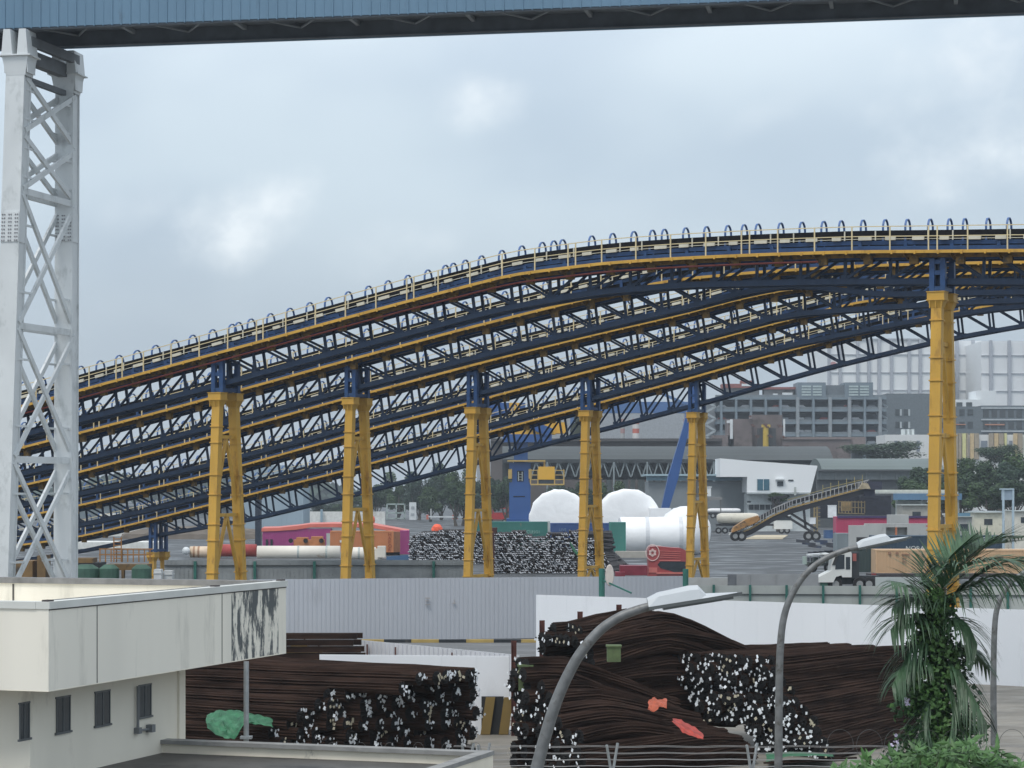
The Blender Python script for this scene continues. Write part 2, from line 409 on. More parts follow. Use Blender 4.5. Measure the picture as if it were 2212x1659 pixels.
    while q < q1:
        l = (.62, .48, .70, .55)[i % 4]
        mb.beam(G.pt(q, .93, .56 + LF), G.pt(q + l, .93, .56 + LF), .10, .17)
        if i % 3 != 1:
            p = G.pt(q + l + .2, .93, 0); mb.frame(p, A, B, UP, -.03, .03, -.03, .03, .60, 1.08)
        q += 1.42; i += 1
    mb.build('idler_bracket', M('cream_bracket', (.62, .60, .50), .5, var=.12), T)
    if k == 1:
        mb = MB(); qa = [q for q in qs if q < G.s_of_x(1780)]
        mb.tube([G.pt(q, .22, -.50) for q in qa], .055, 6); mb.build('red_pipe', m_red, T)
    # truss panels
    cq = [G.s_of_x(x, .95) for x in COLX[k]]
    span = 53 if k != 5 else 0
    cols = sorted(cq)
    if len(cols) == 1: cols = [cols[0] - 60, cols[0], cols[0] + 53]
    elif k == 1: cols = [cols[0] - 60, cols[0], cols[1], cols[1] + 53]
    else: cols = [cols[0], cols[1], cols[1] + 53]
    np_ = 0
    for a, b in zip(cols[:-1], cols[1:]):
        npan = max(2, 2 * round((b - a) / 4.8)); dq = (b - a) / npan
        for j in range(npan + 1):
            q = a + j * dq
            if q < q0 or q > q1: continue
            hw = (G.zw(q) - G.zc(q)); sl = (G.zw(q + .5) - G.zw(q - .5))
            lean = -hw * sl * .8          # posts stand square to the chord
            pm = MB()
            if j > 0 or a == cols[0]:
                for v in (V0, V1):
                    pm.beam(G.pt(q, v, .15), G.pt(q - lean, v, .05, 'c'), .12, .15, A)
                    # gusset
                    c = G.pt(q - lean, v, .12, 'c'); pm.frame(c, A, B, UP, -.22, .22, -.03, .03, 0, .2)
                pm.beam(G.pt(q - lean, V0, 0, 'c'), G.pt(q - lean, V1, 0, 'c'), .14, .14)
                pm.beam(G.pt(q, V0, -.3), G.pt(q, V1, -.3), .14, .14)
                pm.build('vertical_post', m_blue, T)
            if j < npan:
                dm = MB(); first = j < npan / 2
                qa, qb = (q, q + dq) if first else (q + dq, q)
                if qa < q0 or qb < q0 or qa > q1 or qb > q1: continue
                hb = G.zw(qb) - G.zc(qb); slb = G.zw(qb + .5) - G.zw(qb - .5)
                for v in (V0, V1):
                    dm.beam(G.pt(qa, v, .15), G.pt(qb + hb * slb * .8, v, .1, 'c'), .10, .13, A)
                dm.build('diagonal_brace', m_blue, T)
    # hoops
    hl = [G.s_of_x(x, 1.5) for x in H1X] if k == 1 else None
    if hl is None:
        hl = []; q = q0 + 0.37 * k; i = 0
        while q < q1:
            hl.append(q); q += 1.42 if i % 12 not in (4, 5) else .75; i += 1
    for i, q in enumerate(hl[:100]):
        if hm is None:
            ob = hoop_mesh().build('belt_hoop', m_hoop, None, False); hm = ob.data
        else:
            ob = bpy.data.objects.new('belt_hoop', hm); sc.collection.objects.link(ob)
        ob.parent = T; ob.location = G.pt(q, 1.5, LF) - T.location
# ---------------------------------------------------------------- trestles
CAPY = {(1, 0): 847, (1, 1): 628, (2, 0): 858, (3, 0): 879, (4, 0): 886, (5, 0): 890, (5, 1): 1193}
TL = {(1, 0): 'yellow A-frame trestle just right of the white tower, carrying the topmost gallery',
 (1, 1): 'tall bright yellow trestle at the right, rising from behind the palm to the topmost gallery',
 (2, 0): 'yellow A-frame trestle standing in front of the orange container',
 (3, 0): 'yellow A-frame trestle standing before the gap between the two far bar stacks',
 (4, 0): 'yellow A-frame trestle between the two big white wrapped drums',
 (5, 0): 'yellow A-frame trestle beside the red truck cab and the slanted blue boom',
 (5, 1): 'short yellow trestle under the low left end of the lowest gallery'}
def trestle(k, i):
    G = Gal(k); q = G.s_of_x(COLX[k][i], .55); o = G.o + A * q
    dd = o.y; zc = gz(CAPY[(k, i)], dd); o = o.copy(); o.z = 0
    T = thing('conveyor_trestle', TL[(k, i)], 'trestle', o + B * 1.5, 'yellow conveyor trestles')
    W, D = .27, .21
    def leg(v0, dv):
        sgn = 1 if dv > 0 else -1
        L = MB(); top = o + B * v0 + UP * (zc - .85)
        bot = o + B * (v0 + dv * (zc - .85)) ; bot.z = -.05
        ax = (top - bot).normalized()
        bn = B - ax * B.dot(ax); bn.normalize()
        ln = (top - bot).length
        L.frame(bot, A, bn, ax, -W, W, -D, D, 0, ln)
        h = .6; j = 0
        while h < ln:
            L.frame(bot + ax * h, A, bn, ax, -W - .055, W + .055, -D - .055, D + .055, 0, .06)
            h += (1.75, 1.15, 1.9, .95)[j % 4]; j += 1
        # flared capital
        c = o + B * v0
        def ring(z, w, d2): return [c + A * a * w + B * b * d2 + UP * z for a, b in ((-1, -1), (1, -1), (1, 1), (-1, 1))]
        vs = ring(zc - .85, W, D) + ring(zc - .42, W + .17, D + .14) + ring(zc - .38, W + .17, D + .14) 
        L.add(vs, [(0, 1, 5, 4), (1, 2, 6, 5), (2, 3, 7, 6), (3, 0, 4, 7)])
        L.frame(c, A, B, UP, -W - .17, W + .17, -D - .14, D + .14, zc - .42, zc - .03)
        L.frame(c, A, B, UP, -W - .21, W + .21, -D - .18, D + .18, zc - .46, zc - .40)
        L.frame(c, A, B, UP, -W - .21, W + .21, -D - .18, D + .18, zc - .04, zc)
        for a in (-.3, 0, .3):
            L.frame(c, A, B, UP, a - .02, a + .02, -D - .16, -D - .13, zc - .84, zc - .45)
        return L.build('leg', m_yel, T), (lambda z: o + B * (v0 + dv * (zc - .85 - z)) + UP * z)
    l1, f1 = leg(.55, -.055); l2, f2 = leg(2.25, .075)
    br = MB(); z = zc - 2.6
    j = 0
    while z > 1.0:
        br.beam(f1(z), f2(z), .2, .2)
        z2 = max(.3, z - 4.6)
        mid_ = (f1(z) + f2(z)) / 2
        br.beam(mid_, f1(z2), .16, .16); br.beam(mid_, f2(z2), .16, .16)
        z -= 4.6
    br.build('bracing', m_yel, T)
    hf = MB()
    zt = G.zw(q) - .35
    for v in (.62, 2.2):
        c = o + B * v
        for a in (-.28, .28):
            hf.frame(c + A * a, A, B, UP, -.13, .13, -.14, .14, zc, zt)
        for z in (zc + .05, (zc + zt) / 2, zt - .3):
            hf.frame(c, A, B, UP, -.4, .4, -.10, .10, z, z + .22)
    hf.frame(o, A, B, UP, -.35, .35, .7, 2.1, zc + .05, zc + .25)
    hf.build('head_frame', m_blue2, T)
for key in TL: trestle(*key)
# ---------------------------------------------------------------- enclosed blue bridge and its white tower
BA = R(10); BU = Vector((math.cos(BA), -math.sin(BA), 0)); BV = Vector((math.sin(BA), math.cos(BA), 0))
BO = at(0, 62, 85.0)                      # near lower edge of the cladding at the left frame edge
def bpt(u, v, z): return BO + BU * u + BV * v + UP * z
def near_z(u): return 0
T = thing('conveyor_bridge', 'enclosed blue-grey clad conveyor bridge crossing the top of the picture', 'bridge', bpt(18, 2, 0))
u0, u1 = -6.0, 46.0
mb = MB()
u = u0
while u < u1:
    w = .345
    mb.frame(BO, BU, BV, UP, u + .02, u + w - .035, -.06, 0, 0, 3.2)
    mb.frame(BO, BU, BV, UP, u + w - .035, u + w + .02, -.09 if int(round((u - u0) / w)) % 2 else -.075, 0, -.03, 3.2)
    u += w
mb.build('side_cladding', m_bridge, T)
mb = MB(); mb.frame(BO, BU, BV, UP, u0, u1, 4.0, 4.1, 0, 3.2); mb.frame(BO, BU, BV, UP, u0, u1, -.06, 4.1, 3.2, 3.3); mb.build('roof', m_bridge, T)
mb = MB(); mb.frame(BO, BU, BV, UP, u0, u1, .02, 4.0, .60, .65)
mb.build('soffit', m_soffit, T)
mb = MB(); mb.frame(BO, BU, BV, UP, u0, u1, .0, .25, -.06, .0); mb.frame(BO, BU, BV, UP, u0, u1, .10, .16, .0, .6)
mb.build('near_girder', m_soffit, T)
mb = MB(); mb.frame(BO, BU, BV, UP, u0, u1, 3.85, 4.15, .06, .60); mb.frame(BO, BU, BV, UP, u0, u1, 3.75, 4.25, .02, .06)
mb.build('far_girder', M('girder_grey', (.12, .14, .165), .7, var=.2), T)
mb = MB(); u = u0 + 1; i = 0
while u < u1 - 4:
    mb.beam(bpt(u, .2, .5), bpt(u, 3.9, .5), .14, .16)
    mb.beam(bpt(u, .2, .42), bpt(u + 2.2, 3.8, .42), .07, .05); mb.beam(bpt(u + 4.4, .2, .42), bpt(u + 2.2, 3.8, .42), .07, .05)
    u += 4.4; i += 1
mb.build('floor_bracing', M('soffit_bracing', (.28, .31, .34), .7), T)
# tower: two box legs and two planes of cross bracing
lf_top = at(42, 125, 85.0); lr_top = at(146, 165, 89.2)
lf_bot = at(-5, 1545, 85.0); lf_bot.z = -.1
lr_bot = at(141, 1520, 89.2); lr_bot.z = -.1
T = thing('lattice_tower', 'white steel lattice tower at the left, holding up the blue clad bridge', 'tower', (lf_bot + lr_bot) / 2)
def lp(z, rear): 
    a, b = (lr_bot, lr_top) if rear else (lf_bot, lf_top)
    return a + (b - a) * ((z - a.z) / (b.z - a.z))
for rear in (0, 1):
    b_, t_ = (lr_bot, lr_top) if rear else (lf_bot, lf_top)
    L = MB(); d = (t_ - b_).normalized(); bn = (BV - d * BV.dot(d)).normalized(); ln = (t_ - b_).length
    L.frame(b_, BU, bn, d, -.36, .36, -.36, -.32, 0, ln); L.frame(b_, BU, bn, d, -.36, .36, .32, .36, 0, ln)
    L.frame(b_, BU, bn, d, -.30, -.26, -.32, .32, 0, ln); L.frame(b_, BU, bn, d, .26, .30, -.32, .32, 0, ln)
    o = L.build('leg', m_white, T)
    # splice plates with bolts
    zs = gz(492, 85 + 4 * rear); S = MB(); c = lp(zs, rear)
    S.frame(c, BU, bn, d, -.34, .34, -.39, -.36, -.55, .55); S.frame(c, BU, bn, d, .30, .33, -.31, .31, -.55, .55)
    S.build('splice_plate', m_white, o)
    S = MB()
    for i in range(8):
        for a in (-.29, -.21, -.04, .04, .21, .29):
            S.frame(c, BU, bn, d, a - .022, a + .022, -.415, -.39, -.5 + i * .135 - .022, -.5 + i * .135 + .022)
    S.build('bolts', M('bolt_grey', (.22, .22, .24), .6), o)
    # capital
    cp = MB(); t = t_
    for a in (-.46, -.16, .16, .46):
        cp.prism([(-.36, -.6), (.36, -.6), (.45, 0), (-.45, 0)], BV, UP, t + BU * a * .95, BU, .03)
    cp.frame(t, BU, BV, UP, -.62, .62, -.54, .54, 0, .05)
    vs = [t + BU * a * .37 + BV * b * .37 + UP * -.7 for a, b in ((-1, -1), (1, -1), (1, 1), (-1, 1))] + [t + BU * a * .50 + BV * b * .45 for a, b in ((-1, -1), (1, -1), (1, 1), (-1, 1))]
    cp.add(vs, [(0, 1, 5, 4), (1, 2, 6, 5), (2, 3, 7, 6), (3, 0, 4, 7)])
    zt = BO.z - .1 - t.z
    for a in (-.5, .1):
        cp.prism([(-.5, 0), (.5, 0), (.3, zt), (-.3, zt)], BV, UP, t + BU * a, BU, .04)
        vs = [t + BU * (a + x) + BV * y + UP * z for z, sx in ((.05, .0), (zt, .08)) for x, y in ((sx, -.5), (.42 - sx, -.5), (.42 - sx, .5), (sx, .5))]
        cp.add(vs, [(0, 1, 5, 4), (1, 2, 6, 5), (2, 3, 7, 6), (3, 0, 4, 7)])
    cp.build('capital', m_white, o)
mb = MB()   # dark cross head between the two capitals
mb.beam(lf_top + UP * .15, lr_top + UP * .15, .35, .5); mb.beam(lf_top + UP * -.7, lr_top + UP * -.7, .2, .2)
mb.beam(lf_top + UP * .6 + BU * .4, lr_top + UP * .6 + BU * .4, .2, .35)
mb.build('cross_head', M('head_grey', (.16, .175, .19), .7), T)
zl = [gz(y, 85) for y in (150, 412, 703, 992, 1290)]
for i in range(5):
    for s in (-.28, .28):
        hb = MB(); hb.beam(lp(zl[i], 0) + BU * s, lp(zl[i], 1) + BU * s, .09, .24)
        if i: hb.build('tie_beam', m_white, T)
for i in range(4):
    z0, z1 = zl[i], zl[i + 1]
    if i == 0: z0 = zl[0] - .2
    for s in (-.28, .28):
        zs = [z0, z1] if i else [z0, (z0 + z1) / 2, z1]
        for a, b in zip(zs[:-1], zs[1:]):
            d1 = MB(); d1.beam(lp(a - .1, 0) + BU * s, lp(b + .1, 1) + BU * s, .10, .21); d1.build('cross_brace', m_white, T)
            d2 = MB(); d2.beam(lp(a - .1, 1) + BU * (s + .03), lp(b + .1, 0) + BU * (s + .03), .10, .19); d2.build('cross_brace', m_white, T)
            st = MB()
            for t, rr in ((.25, 1), (.25, 0), (.75, 0), (.75, 1)):
                z = a + (b - a) * t; p = lp(z, rr) + BU * s; q_ = lp(z, 1 - rr) + BU * s
                st.beam(p, p + (q_ - p) * (.27), .06, .08)
            st.build('strut', m_white, T)
# ---------------------------------------------------------------- white flat-roofed building in the left foreground
WA = R(18.7); U = Vector((math.sin(WA), math.cos(WA), 0)); V = Vector((math.cos(WA), -math.sin(WA), 0))
C0 = Vector((gx(105, 41), 41, 0))
zt = gz(1300, 41); zb = gz(1492, 41)
def stain_mat():
    m = M('fascia_render', (.79, .755, .665), .85, var=.07, vs=.5, dirt=(.50, .48, .42), ds=1.6, dt=.54, dw=.25, stretch=.18)
    nt = m.node_tree; N = nt.nodes; L = nt.links; b = N['Principled BSDF']
    src = b.inputs['Base Color'].links[0].from_socket
    tc = N.new('ShaderNodeTexCoord'); sep = N.new('ShaderNodeSeparateXYZ')
    # mould patch near the far end of the fascia: a region with its own place on the wall
    vm = N.new('ShaderNodeVectorMath'); vm.operation = 'DOT_PRODUCT'; L.new(tc.outputs['Object'], vm.inputs[0]); vm.inputs[1].default_value = tuple(U)
    n = N.new('ShaderNodeTexNoise'); n.inputs['Scale'].default_value = 1.4; n.inputs['Detail'].default_value = 9; n.inputs['Roughness'].default_value = .7
    mp = N.new('ShaderNodeMapping'); mp.inputs['Scale'].default_value = (3.2, 3.2, .9); L.new(tc.outputs['Object'], mp.inputs[0]); L.new(mp.outputs[0], n.inputs['Vector'])
    r = N.new('ShaderNodeValToRGB'); L.new(n.outputs['Fac'], r.inputs[0]); r.color_ramp.elements[0].position = .46; r.color_ramp.elements[1].position = .53
    def m2(op, a, bb):
        x = N.new('ShaderNodeMath'); x.operation = op
        for i_, s_ in ((0, a), (1, bb)):
            if isinstance(s_, (int, float)): x.inputs[i_].default_value = s_
            else: L.new(s_, x.inputs[i_])
        return x.outputs[0]
    lo = m2('GREATER_THAN', vm.outputs['Value'], STAIN_U0); hi = m2('LESS_THAN', vm.outputs['Value'], STAIN_U0 + 2.35)
    f = m2('MULTIPLY', m2('MULTIPLY', lo, hi), r.outputs[0])
    mx = N.new('ShaderNodeMix'); mx.data_type = 'RGBA'; L.new(f, mx.inputs[0]); L.new(src, mx.inputs[6]); mx.inputs[7].default_value = (.10, .11, .115, 1)
    L.new(mx.outputs[2], b.inputs['Base Color']); return m
BLOC = C0 + U * 5 - V * 3
STAIN_U0 = (C0 - BLOC).dot(U) + 7.45
T = thing('flat_roofed_building', 'cream rendered flat-roofed building in the left foreground, with a deep stained fascia', 'building', BLOC)
FL = 10.2; BK = -16.0
fm = stain_mat()
mb = MB(); mb.frame(C0, U, V, UP, 0, FL, -.22, 0, zb, zt - .13)
mb.frame(C0, U, V, UP, 0, .22, BK, -.22, zb, zt - .13)
mb.frame(C0, U, V, UP, FL - .22, FL, BK, -.22, zb, zt - .13)
mb.build('fascia', fm, T)
mb = MB()
mb.frame(C0, U, V, UP, -.02, FL + .02, -.25, .03, zt - .13, zt)
mb.frame(C0, U, V, UP, -.03, .25, BK, -.25, zt - .13, zt - .002)
mb.build('coping', M('fascia_coping', (.62, .63, .60), .7, var=.08), T)
mb = MB(); mb.frame(C0, U, V, UP, FL - .27, FL + .06, BK, -.25, zt - .13, zt - .003)
mb.frame(C0, U, V, UP, .22, FL - .25, -.262, -.215, zt - .08, zt + .012)
mb.build('coping', M('coping_dirty', (.20, .20, .20), .8, var=.25, vs=3), T)
mb = MB(); mb.frame(C0, U, V, UP, .22, FL - .22, BK, -.22, zb + .35, zb + .5); mb.frame(C0, U, V, UP, .0, FL, BK, -.0, zb - .02, zb + .0)
mb.build('roof', m_cream, T)
mb = MB()
for u in (1.75, 7.0): mb.frame(C0, U, V, UP, u - .012, u + .012, 0, .006, zb, zt - .15)
mb.frame(C0, U, V, UP, FL - .235, FL - .22, -6.7, -6.66, zb + .5, zt - .15)
mb.frame(C0, U, V, UP, .0, FL, .0, .008, zt - .155, zt - .13)
mb.build('expansion_joint', M('joint_dark', (.09, .085, .08), .9), T)
mb = MB()
for u in (.02, 6.75, 10.0): mb.frame(C0, U, V, UP, u, u + .2, -.15, -.02, zt, zt + .03)
mb.build('clip', M('clip_dark', (.06, .05, .05), .8), T)
mb = MB()
p = C0 + U * 3.2 - V * 1.8
mb.frame(p, U, V, UP, -.6, .6, -.25, .25, zb + .5, zb + 1.0); mb.build('roof_upstand', m_cream, T)
# recessed wall under the fascia
RW = -.9
def on_wall(x, off=RW):
    o = C0 + V * off; t = (x - CX) / F
    return (t * o.y - o.x) / (U.x - t * U.y)
WE = on_wall(395)
mb = MB(); mb.frame(C0, U, V, UP, .9, WE, RW - .2, RW, .0, zb)
mb.frame(C0, U, V, UP, .9, 1.1, BK, RW - .2, .0, zb); mb.frame(C0, U, V, UP, WE - .2, WE, BK, RW - .2, 0, zb)
mb.frame(C0, U, V, UP, WE - .25, WE + .02, RW, RW + .05, 0, zb)
# wall end pier
wall = mb.build('wall', M('wall_render', (.76, .72, .62), .85, var=.08, vs=.6, dirt=(.42, .38, .32), ds=1.2, dt=.56, dw=.2, stretch=.3), T)
# windows located from the picture
def on_wall(x, off=RW):
    o = C0 + V * off; t = (x - CX) / F
    return (t * o.y - o.x) / (U.x - t * U.y)
for (xa, xb, yt, yb) in ((41, 62, 1520, 1595), (121, 150, 1507, 1580), (205, 236, 1495, 1565), (300, 325, 1481, 1547)):
    a, b = on_wall(xa), on_wall(xb); mu = (C0 + V * RW + U * (a + b) / 2).y
    z1, z0 = gz(yt, mu), gz(yb, mu)
    w = MB(); w.frame(C0, U, V, UP, a, b, RW, RW + .012, z0, z1); wo = w.build('window', m_glassd, T)
    fr = MB(); fr.frame(C0, U, V, UP, a - .03, b + .03, RW, RW + .02, z1, z1 + .03); fr.frame(C0, U, V, UP, a - .05, b + .05, RW, RW + .04, z0 - .04, z0)
    for uu in (a, b, (a + b) / 2): fr.frame(C0, U, V, UP, uu - .015, uu + .015, RW + .012, RW + .022, z0, z1)
    fr.build('frame', M('window_frame_dark', (.10, .11, .115), .5), wo)
a = on_wall(292); mu = (C0 + V * RW + U * a).y
mb = MB(); zz0, zz1 = gz(1578, mu), gz(1482, mu)
mb.tube([C0 + U * a + V * (RW + .06) + UP * zz1, C0 + U * a + V * (RW + .06) + UP * zz0, C0 + U * (a + .55) + V * (RW + .06) + UP * (zz0 - .02)], .03, 8)
mb.frame(C0, U, V, UP, a - .06, a + .06, RW, RW + .12, zz0 - .06, zz0 + .06); mb.frame(C0, U, V, UP, a + .45, a + .6, RW, RW + .14, zz0 - .08, zz0 + .07)
mb.build('drain_pipe', M('pipe_grey', (.16, .17, .18), .5), T)
# roof support post
p = at(532, 1500, 48); p.z = 0
mb = MB(); mb.tube([p, p + UP * zb], .055, 12); mb.frame(p, X, Y, UP, -.12, .12, -.12, .12, 3.15, 3.2); mb.build('support_post', m_galv, T)
# lower wing with wet felt roof
E0 = Vector((gx(1065, 45), 45, 0)); zl_ = gz(1622, 45)
T2 = thing('lower_roof_wing', 'low cream parapet wing with a wet dark felt roof at the bottom left', 'building', E0 - V * 4 - U * 4)
LW = 7.3
mb = MB(); mb.frame(E0, U, V, UP, -.22, 0, -9.5, 0, 0, zl_ - .08); mb.frame(E0, U, V, UP, -8, -.22, -.22, 0, 0, zl_ - .08)
mb.build('parapet', M('parapet_render', (.76, .71, .60), .85, var=.1, vs=1, dirt=(.25, .24, .22), ds=2.2, dt=.60, stretch=.6), T2)
mb = MB(); mb.frame(E0, U, V, UP, -.30, .02, -9.5, -.24, zl_ - .08, zl_); mb.frame(E0, U, V, UP, -8, .02, -.24, .02, zl_ - .08, zl_ + .003)
mb.build('coping', M('wing_coping', (.24, .24, .235), .8, var=.2, vs=3, dirt=(.42, .41, .38), ds=1.2, dt=.62), T2)
mb = MB(); mb.frame(E0, U, V, UP, -9, -.22, -9.5, -.22, zl_ - .6, zl_ - .27); mb.build('roof', m_rooft, T2)
mb = MB(); mb.frame(E0, U, V, UP, -9, -.4, -9.5, -.22, 0, zl_ - .6); mb.build('wall', m_cream, T2)
# ---------------------------------------------------------------- hoardings and fences
def hoard(name, label, p, q, h, rib, mat, t=.04, ribd=.03, ribw=.05, z0=0., railmat=None, grp=None, cat='hoarding', posts=None, rails=()):
    p = Vector(p); q = Vector(q); p.z = q.z = z0
    d = (q - p); L = d.length; d.normalize(); n = Vector((d.y, -d.x, 0))
    if n.y > 0: n = -n
    T = thing(name, label, cat, (p + q) / 2, grp)
    mb = MB(); mb.frame(p, d, n, UP, 0, L, -t, 0, 0, h)
    a = rib / 2
    while a < L - ribw:
        mb.frame(p, d, n, UP, a, a + ribw, 0, ribd, 0, h - .002); a += rib
    mb.build('sheet_panel', mat, T)
    if rails:
        mb = MB()
        for z, w in rails: mb.frame(p, d, n, UP, 0, L, ribd, ribd + .06, z, z + w)
        mb.build('rail', railmat, T)
    if posts:
        sp, w, pm, ov = posts; a = sp / 2
        while a < L:
            mb = MB(); mb.frame(p, d, n, UP, a, a + w, ribd + .06, ribd + .06 + w, 0, h + ov); mb.build('post', pm, T); a += sp
    return T
m_silver = M('silver_hoarding', (.47, .49, .53), .45, var=.05, vs=.25, stretch=.3, dirt=(.36, .37, .39), ds=.5, dt=.62, dw=.2)
m_whiteh = M('white_hoarding', (.80, .82, .85), .5, var=.03, vs=.3, stretch=.3, dirt=(.62, .64, .66), ds=.6, dt=.62, dw=.25)
Ts = hoard('silver_hoarding', 'long silver grey corrugated hoarding behind the road with the black and yellow kerb', at(540, 0, 126.7), at(1480, 0, 132), 3.43, .25, m_silver)
mb = MB()
for (x0, y0, x1, y1) in ((919, 1291, 929, 1292.3), (919, 1297, 927, 1298), (919, 1305, 930, 1306), (978, 1302, 985, 1303.2), (981, 1295, 982, 1302)):
    dd = 126.7 + (x0 - 540) / 940 * 5.3; mb.box(gx(x0, dd), gx(x1, dd), dd - .16, dd - .10, gz(y1, dd), gz(y0, dd))
mb.build('faint_mark', M('hoarding_mark', (.36, .33, .31), .7), Ts)
hoard('white_hoarding', 'tall plain white hoarding behind the right-hand bar piles', at(1158, 0, 112), at(2330, 0, 96.5), 3.25, 1.15, m_whiteh, t=.12, ribd=.012, ribw=.05)
Tm = hoard('low_white_hoarding', 'lower white hoarding with a yellow and black foot, seen between the bar piles', at(690, 0, 79.5), at(1100, 0, 78.7), 2.66, 1.2, m_whiteh, t=.1, ribd=.01)
mb = MB()
p = at(690, 0, 79.5)
for j in range(2):
    x = gx(1038, 78.5) + j * .62
    mb.add([(x, 78.55, .02), (x + .32, 78.55, .02), (x + .5, 78.55, 1.28), (x + .18, 78.55, 1.28), (x, 78.45, .02), (x + .32, 78.45, .02), (x + .5, 78.45, 1.28), (x + .18, 78.45, 1.28)],
           [(0, 1, 2, 3), (4, 5, 6, 7), (0, 4, 7, 3), (1, 5, 6, 2), (3, 2, 6, 7)])
mb.build('warning_stripe', M('stripe_yellow', (.22, .15, .045), .7, dirt=(.1, .08, .05), dt=.6), Tm)
mb = MB(); mb.box(gx(1040, 78.6), gx(1088, 78.6), 78.56, 78.64, 0, 1.3); mb.build('foot_board', M('stripe_black', (.02, .022, .025), .7), Tm)
Tr = hoard('ribbed_fence', 'white ribbed sheet fence with rusty rails and stubs behind the left bar pile', at(590, 0, 97), at(1120, 0, 83.2), 2.38, .30, M('ribbed_white', (.60, .61, .64), .5, var=.06), ribd=.06, ribw=.03,
      rails=((1.55, .05), (.5, .05)), railmat=m_rust)
mb = MB(); p = at(590, 0, 97); q = at(1120, 0, 83.2); p.z = q.z = 0; d = (q - p).normalized()
for a in (2.5, 3.6, 7.2, 9.2, 13): 
    c = p + d * a; mb.box(c.x, c.x + .06, c.y - .3, c.y - .22, 0, 2.25)
mb.build('stub', m_rpost, Tr)
hoard('green_post_fence', 'grey sheet fence with green posts running behind the tall white hoarding', at(1500, 0, 133), at(2330, 0, 131), 2.85, .9, m_fence, ribd=.01, posts=(2.08, .14, m_green, .05), rails=((2.3, .08),), railmat=M('rail_dark', (.08, .09, .09), .7))
hoard('yard_fence', 'dark grey sheet fence with green posts in front of the white pipes', at(355, 0, 190), at(1010, 0, 190), 2.6, .35, M('fence_dark', (.29, .31, .315), .6, var=.15, vs=1, dirt=(.1, .09, .08), ds=2, dt=.6), ribd=.04, posts=(4.9, .22, m_green, -.1), rails=((2.1, .1),), railmat=M('rail_dark2', (.07, .08, .08), .7))
# concrete barriers right of the silver hoarding
for i, (xa, xb, yt, cc, lab) in enumerate(((1481, 1574, 1248, (.42, .43, .42), 'pale concrete barrier panel at the right end of the silver hoarding'), (1590, 1768, 1240, (.30, .31, .32), 'long mid-grey site panel left of the white truck cab'), (1892, 1992, 1247, (.48, .52, .51), 'pale stained concrete slab standing before the beige container'))):
    d = 140 if i < 2 else 150
    mb = MB(); mb.frame((0, 0, 0), X, Y, UP, gx(xa, d), gx(xb, d), d, d + .25, 0, gz(yt, d))
    a = gx(xa, d) + .8
    while a < gx(xb, d) - .3:
        mb.frame((0, 0, 0), X, Y, UP, a, a + .06, d - .04, d, 0, gz(yt, d) - .02); a += 1.6
    tag(mb.build('barrier_panel', M('barrier%d' % i, cc, .85, var=.08, dirt=(.15, .16, .16), ds=.9, dt=.64), None), lab, 'barrier')
mb = MB(); d = 139; mb.box(gx(1573, d), gx(1591, d), d, d + .4, 0, gz(1241, d)); mb.box(gx(1576, d), gx(1588, d), d - .05, d, .4, gz(1244, d))
tag(mb.build('site_cabinet', M('cabinet_grey', (.14, .15, .165), .6)), 'dark grey narrow cabinet between the two grey site panels', 'cabinet')
# mirror posts
p = at(1300, 1228, 127)
T = thing('traffic_mirror', 'round convex mirror on a thick green post behind the white hoarding', 'mirror', (p.x, p.y, 0))
mb = MB(); mb.tube([(p.x, p.y, 0), (p.x, p.y, p.z)], .17, 14); mb.build('post', m_green, T)
mb = MB(); c = at(1317, 1243, 126.5); 
mb.tube([c + Vector((-.02, .05, 0)), c + Vector((.06, -.03, 0))], .62, 20, flat=1.); 
for v in mb.v: v.x = c.x + (v.x - c.x) * .42
mb2 = MB(); mb2.v = [Vector((c.x + .21 * math.cos(a) , c.y - .02, c.z + .55 * math.sin(a))) for a in [2 * math.pi * k / 24 for k in range(24)]] + [Vector((c.x + .24 * math.cos(a), c.y + .06, c.z + .60 * math.sin(a))) for a in [2 * math.pi * k / 24 for k in range(24)]]
for k in range(24): mb2.face([k, (k + 1) % 24, 24 + (k + 1) % 24, 24 + k])
mb2.face(list(range(24))); mb2.face(list(range(24, 48)))
mb2.build('mirror_disc', M('mirror_face', (.62, .55, .50), .35, var=.12, vs=2), T)
mb = MB(); mb.beam((p.x, p.y, c.z - .1), (c.x, c.y, c.z - .1), .06, .06); mb.beam((p.x, p.y, 3.4), at(1364, 1281, 125), .06, .08); mb.build('bracket', m_green, T)
p = at(1481, 1229, 128); mb = MB(); mb.tube([(p.x, p.y, 0), (p.x, p.y, p.z)], .16, 12); mb.box(p.x - .2, p.x + .2, p.y - .2, p.y + .2, 0, .06)
tag(mb.build('green_post', m_green), 'lone thick green post in front of the red truck cab', 'post')
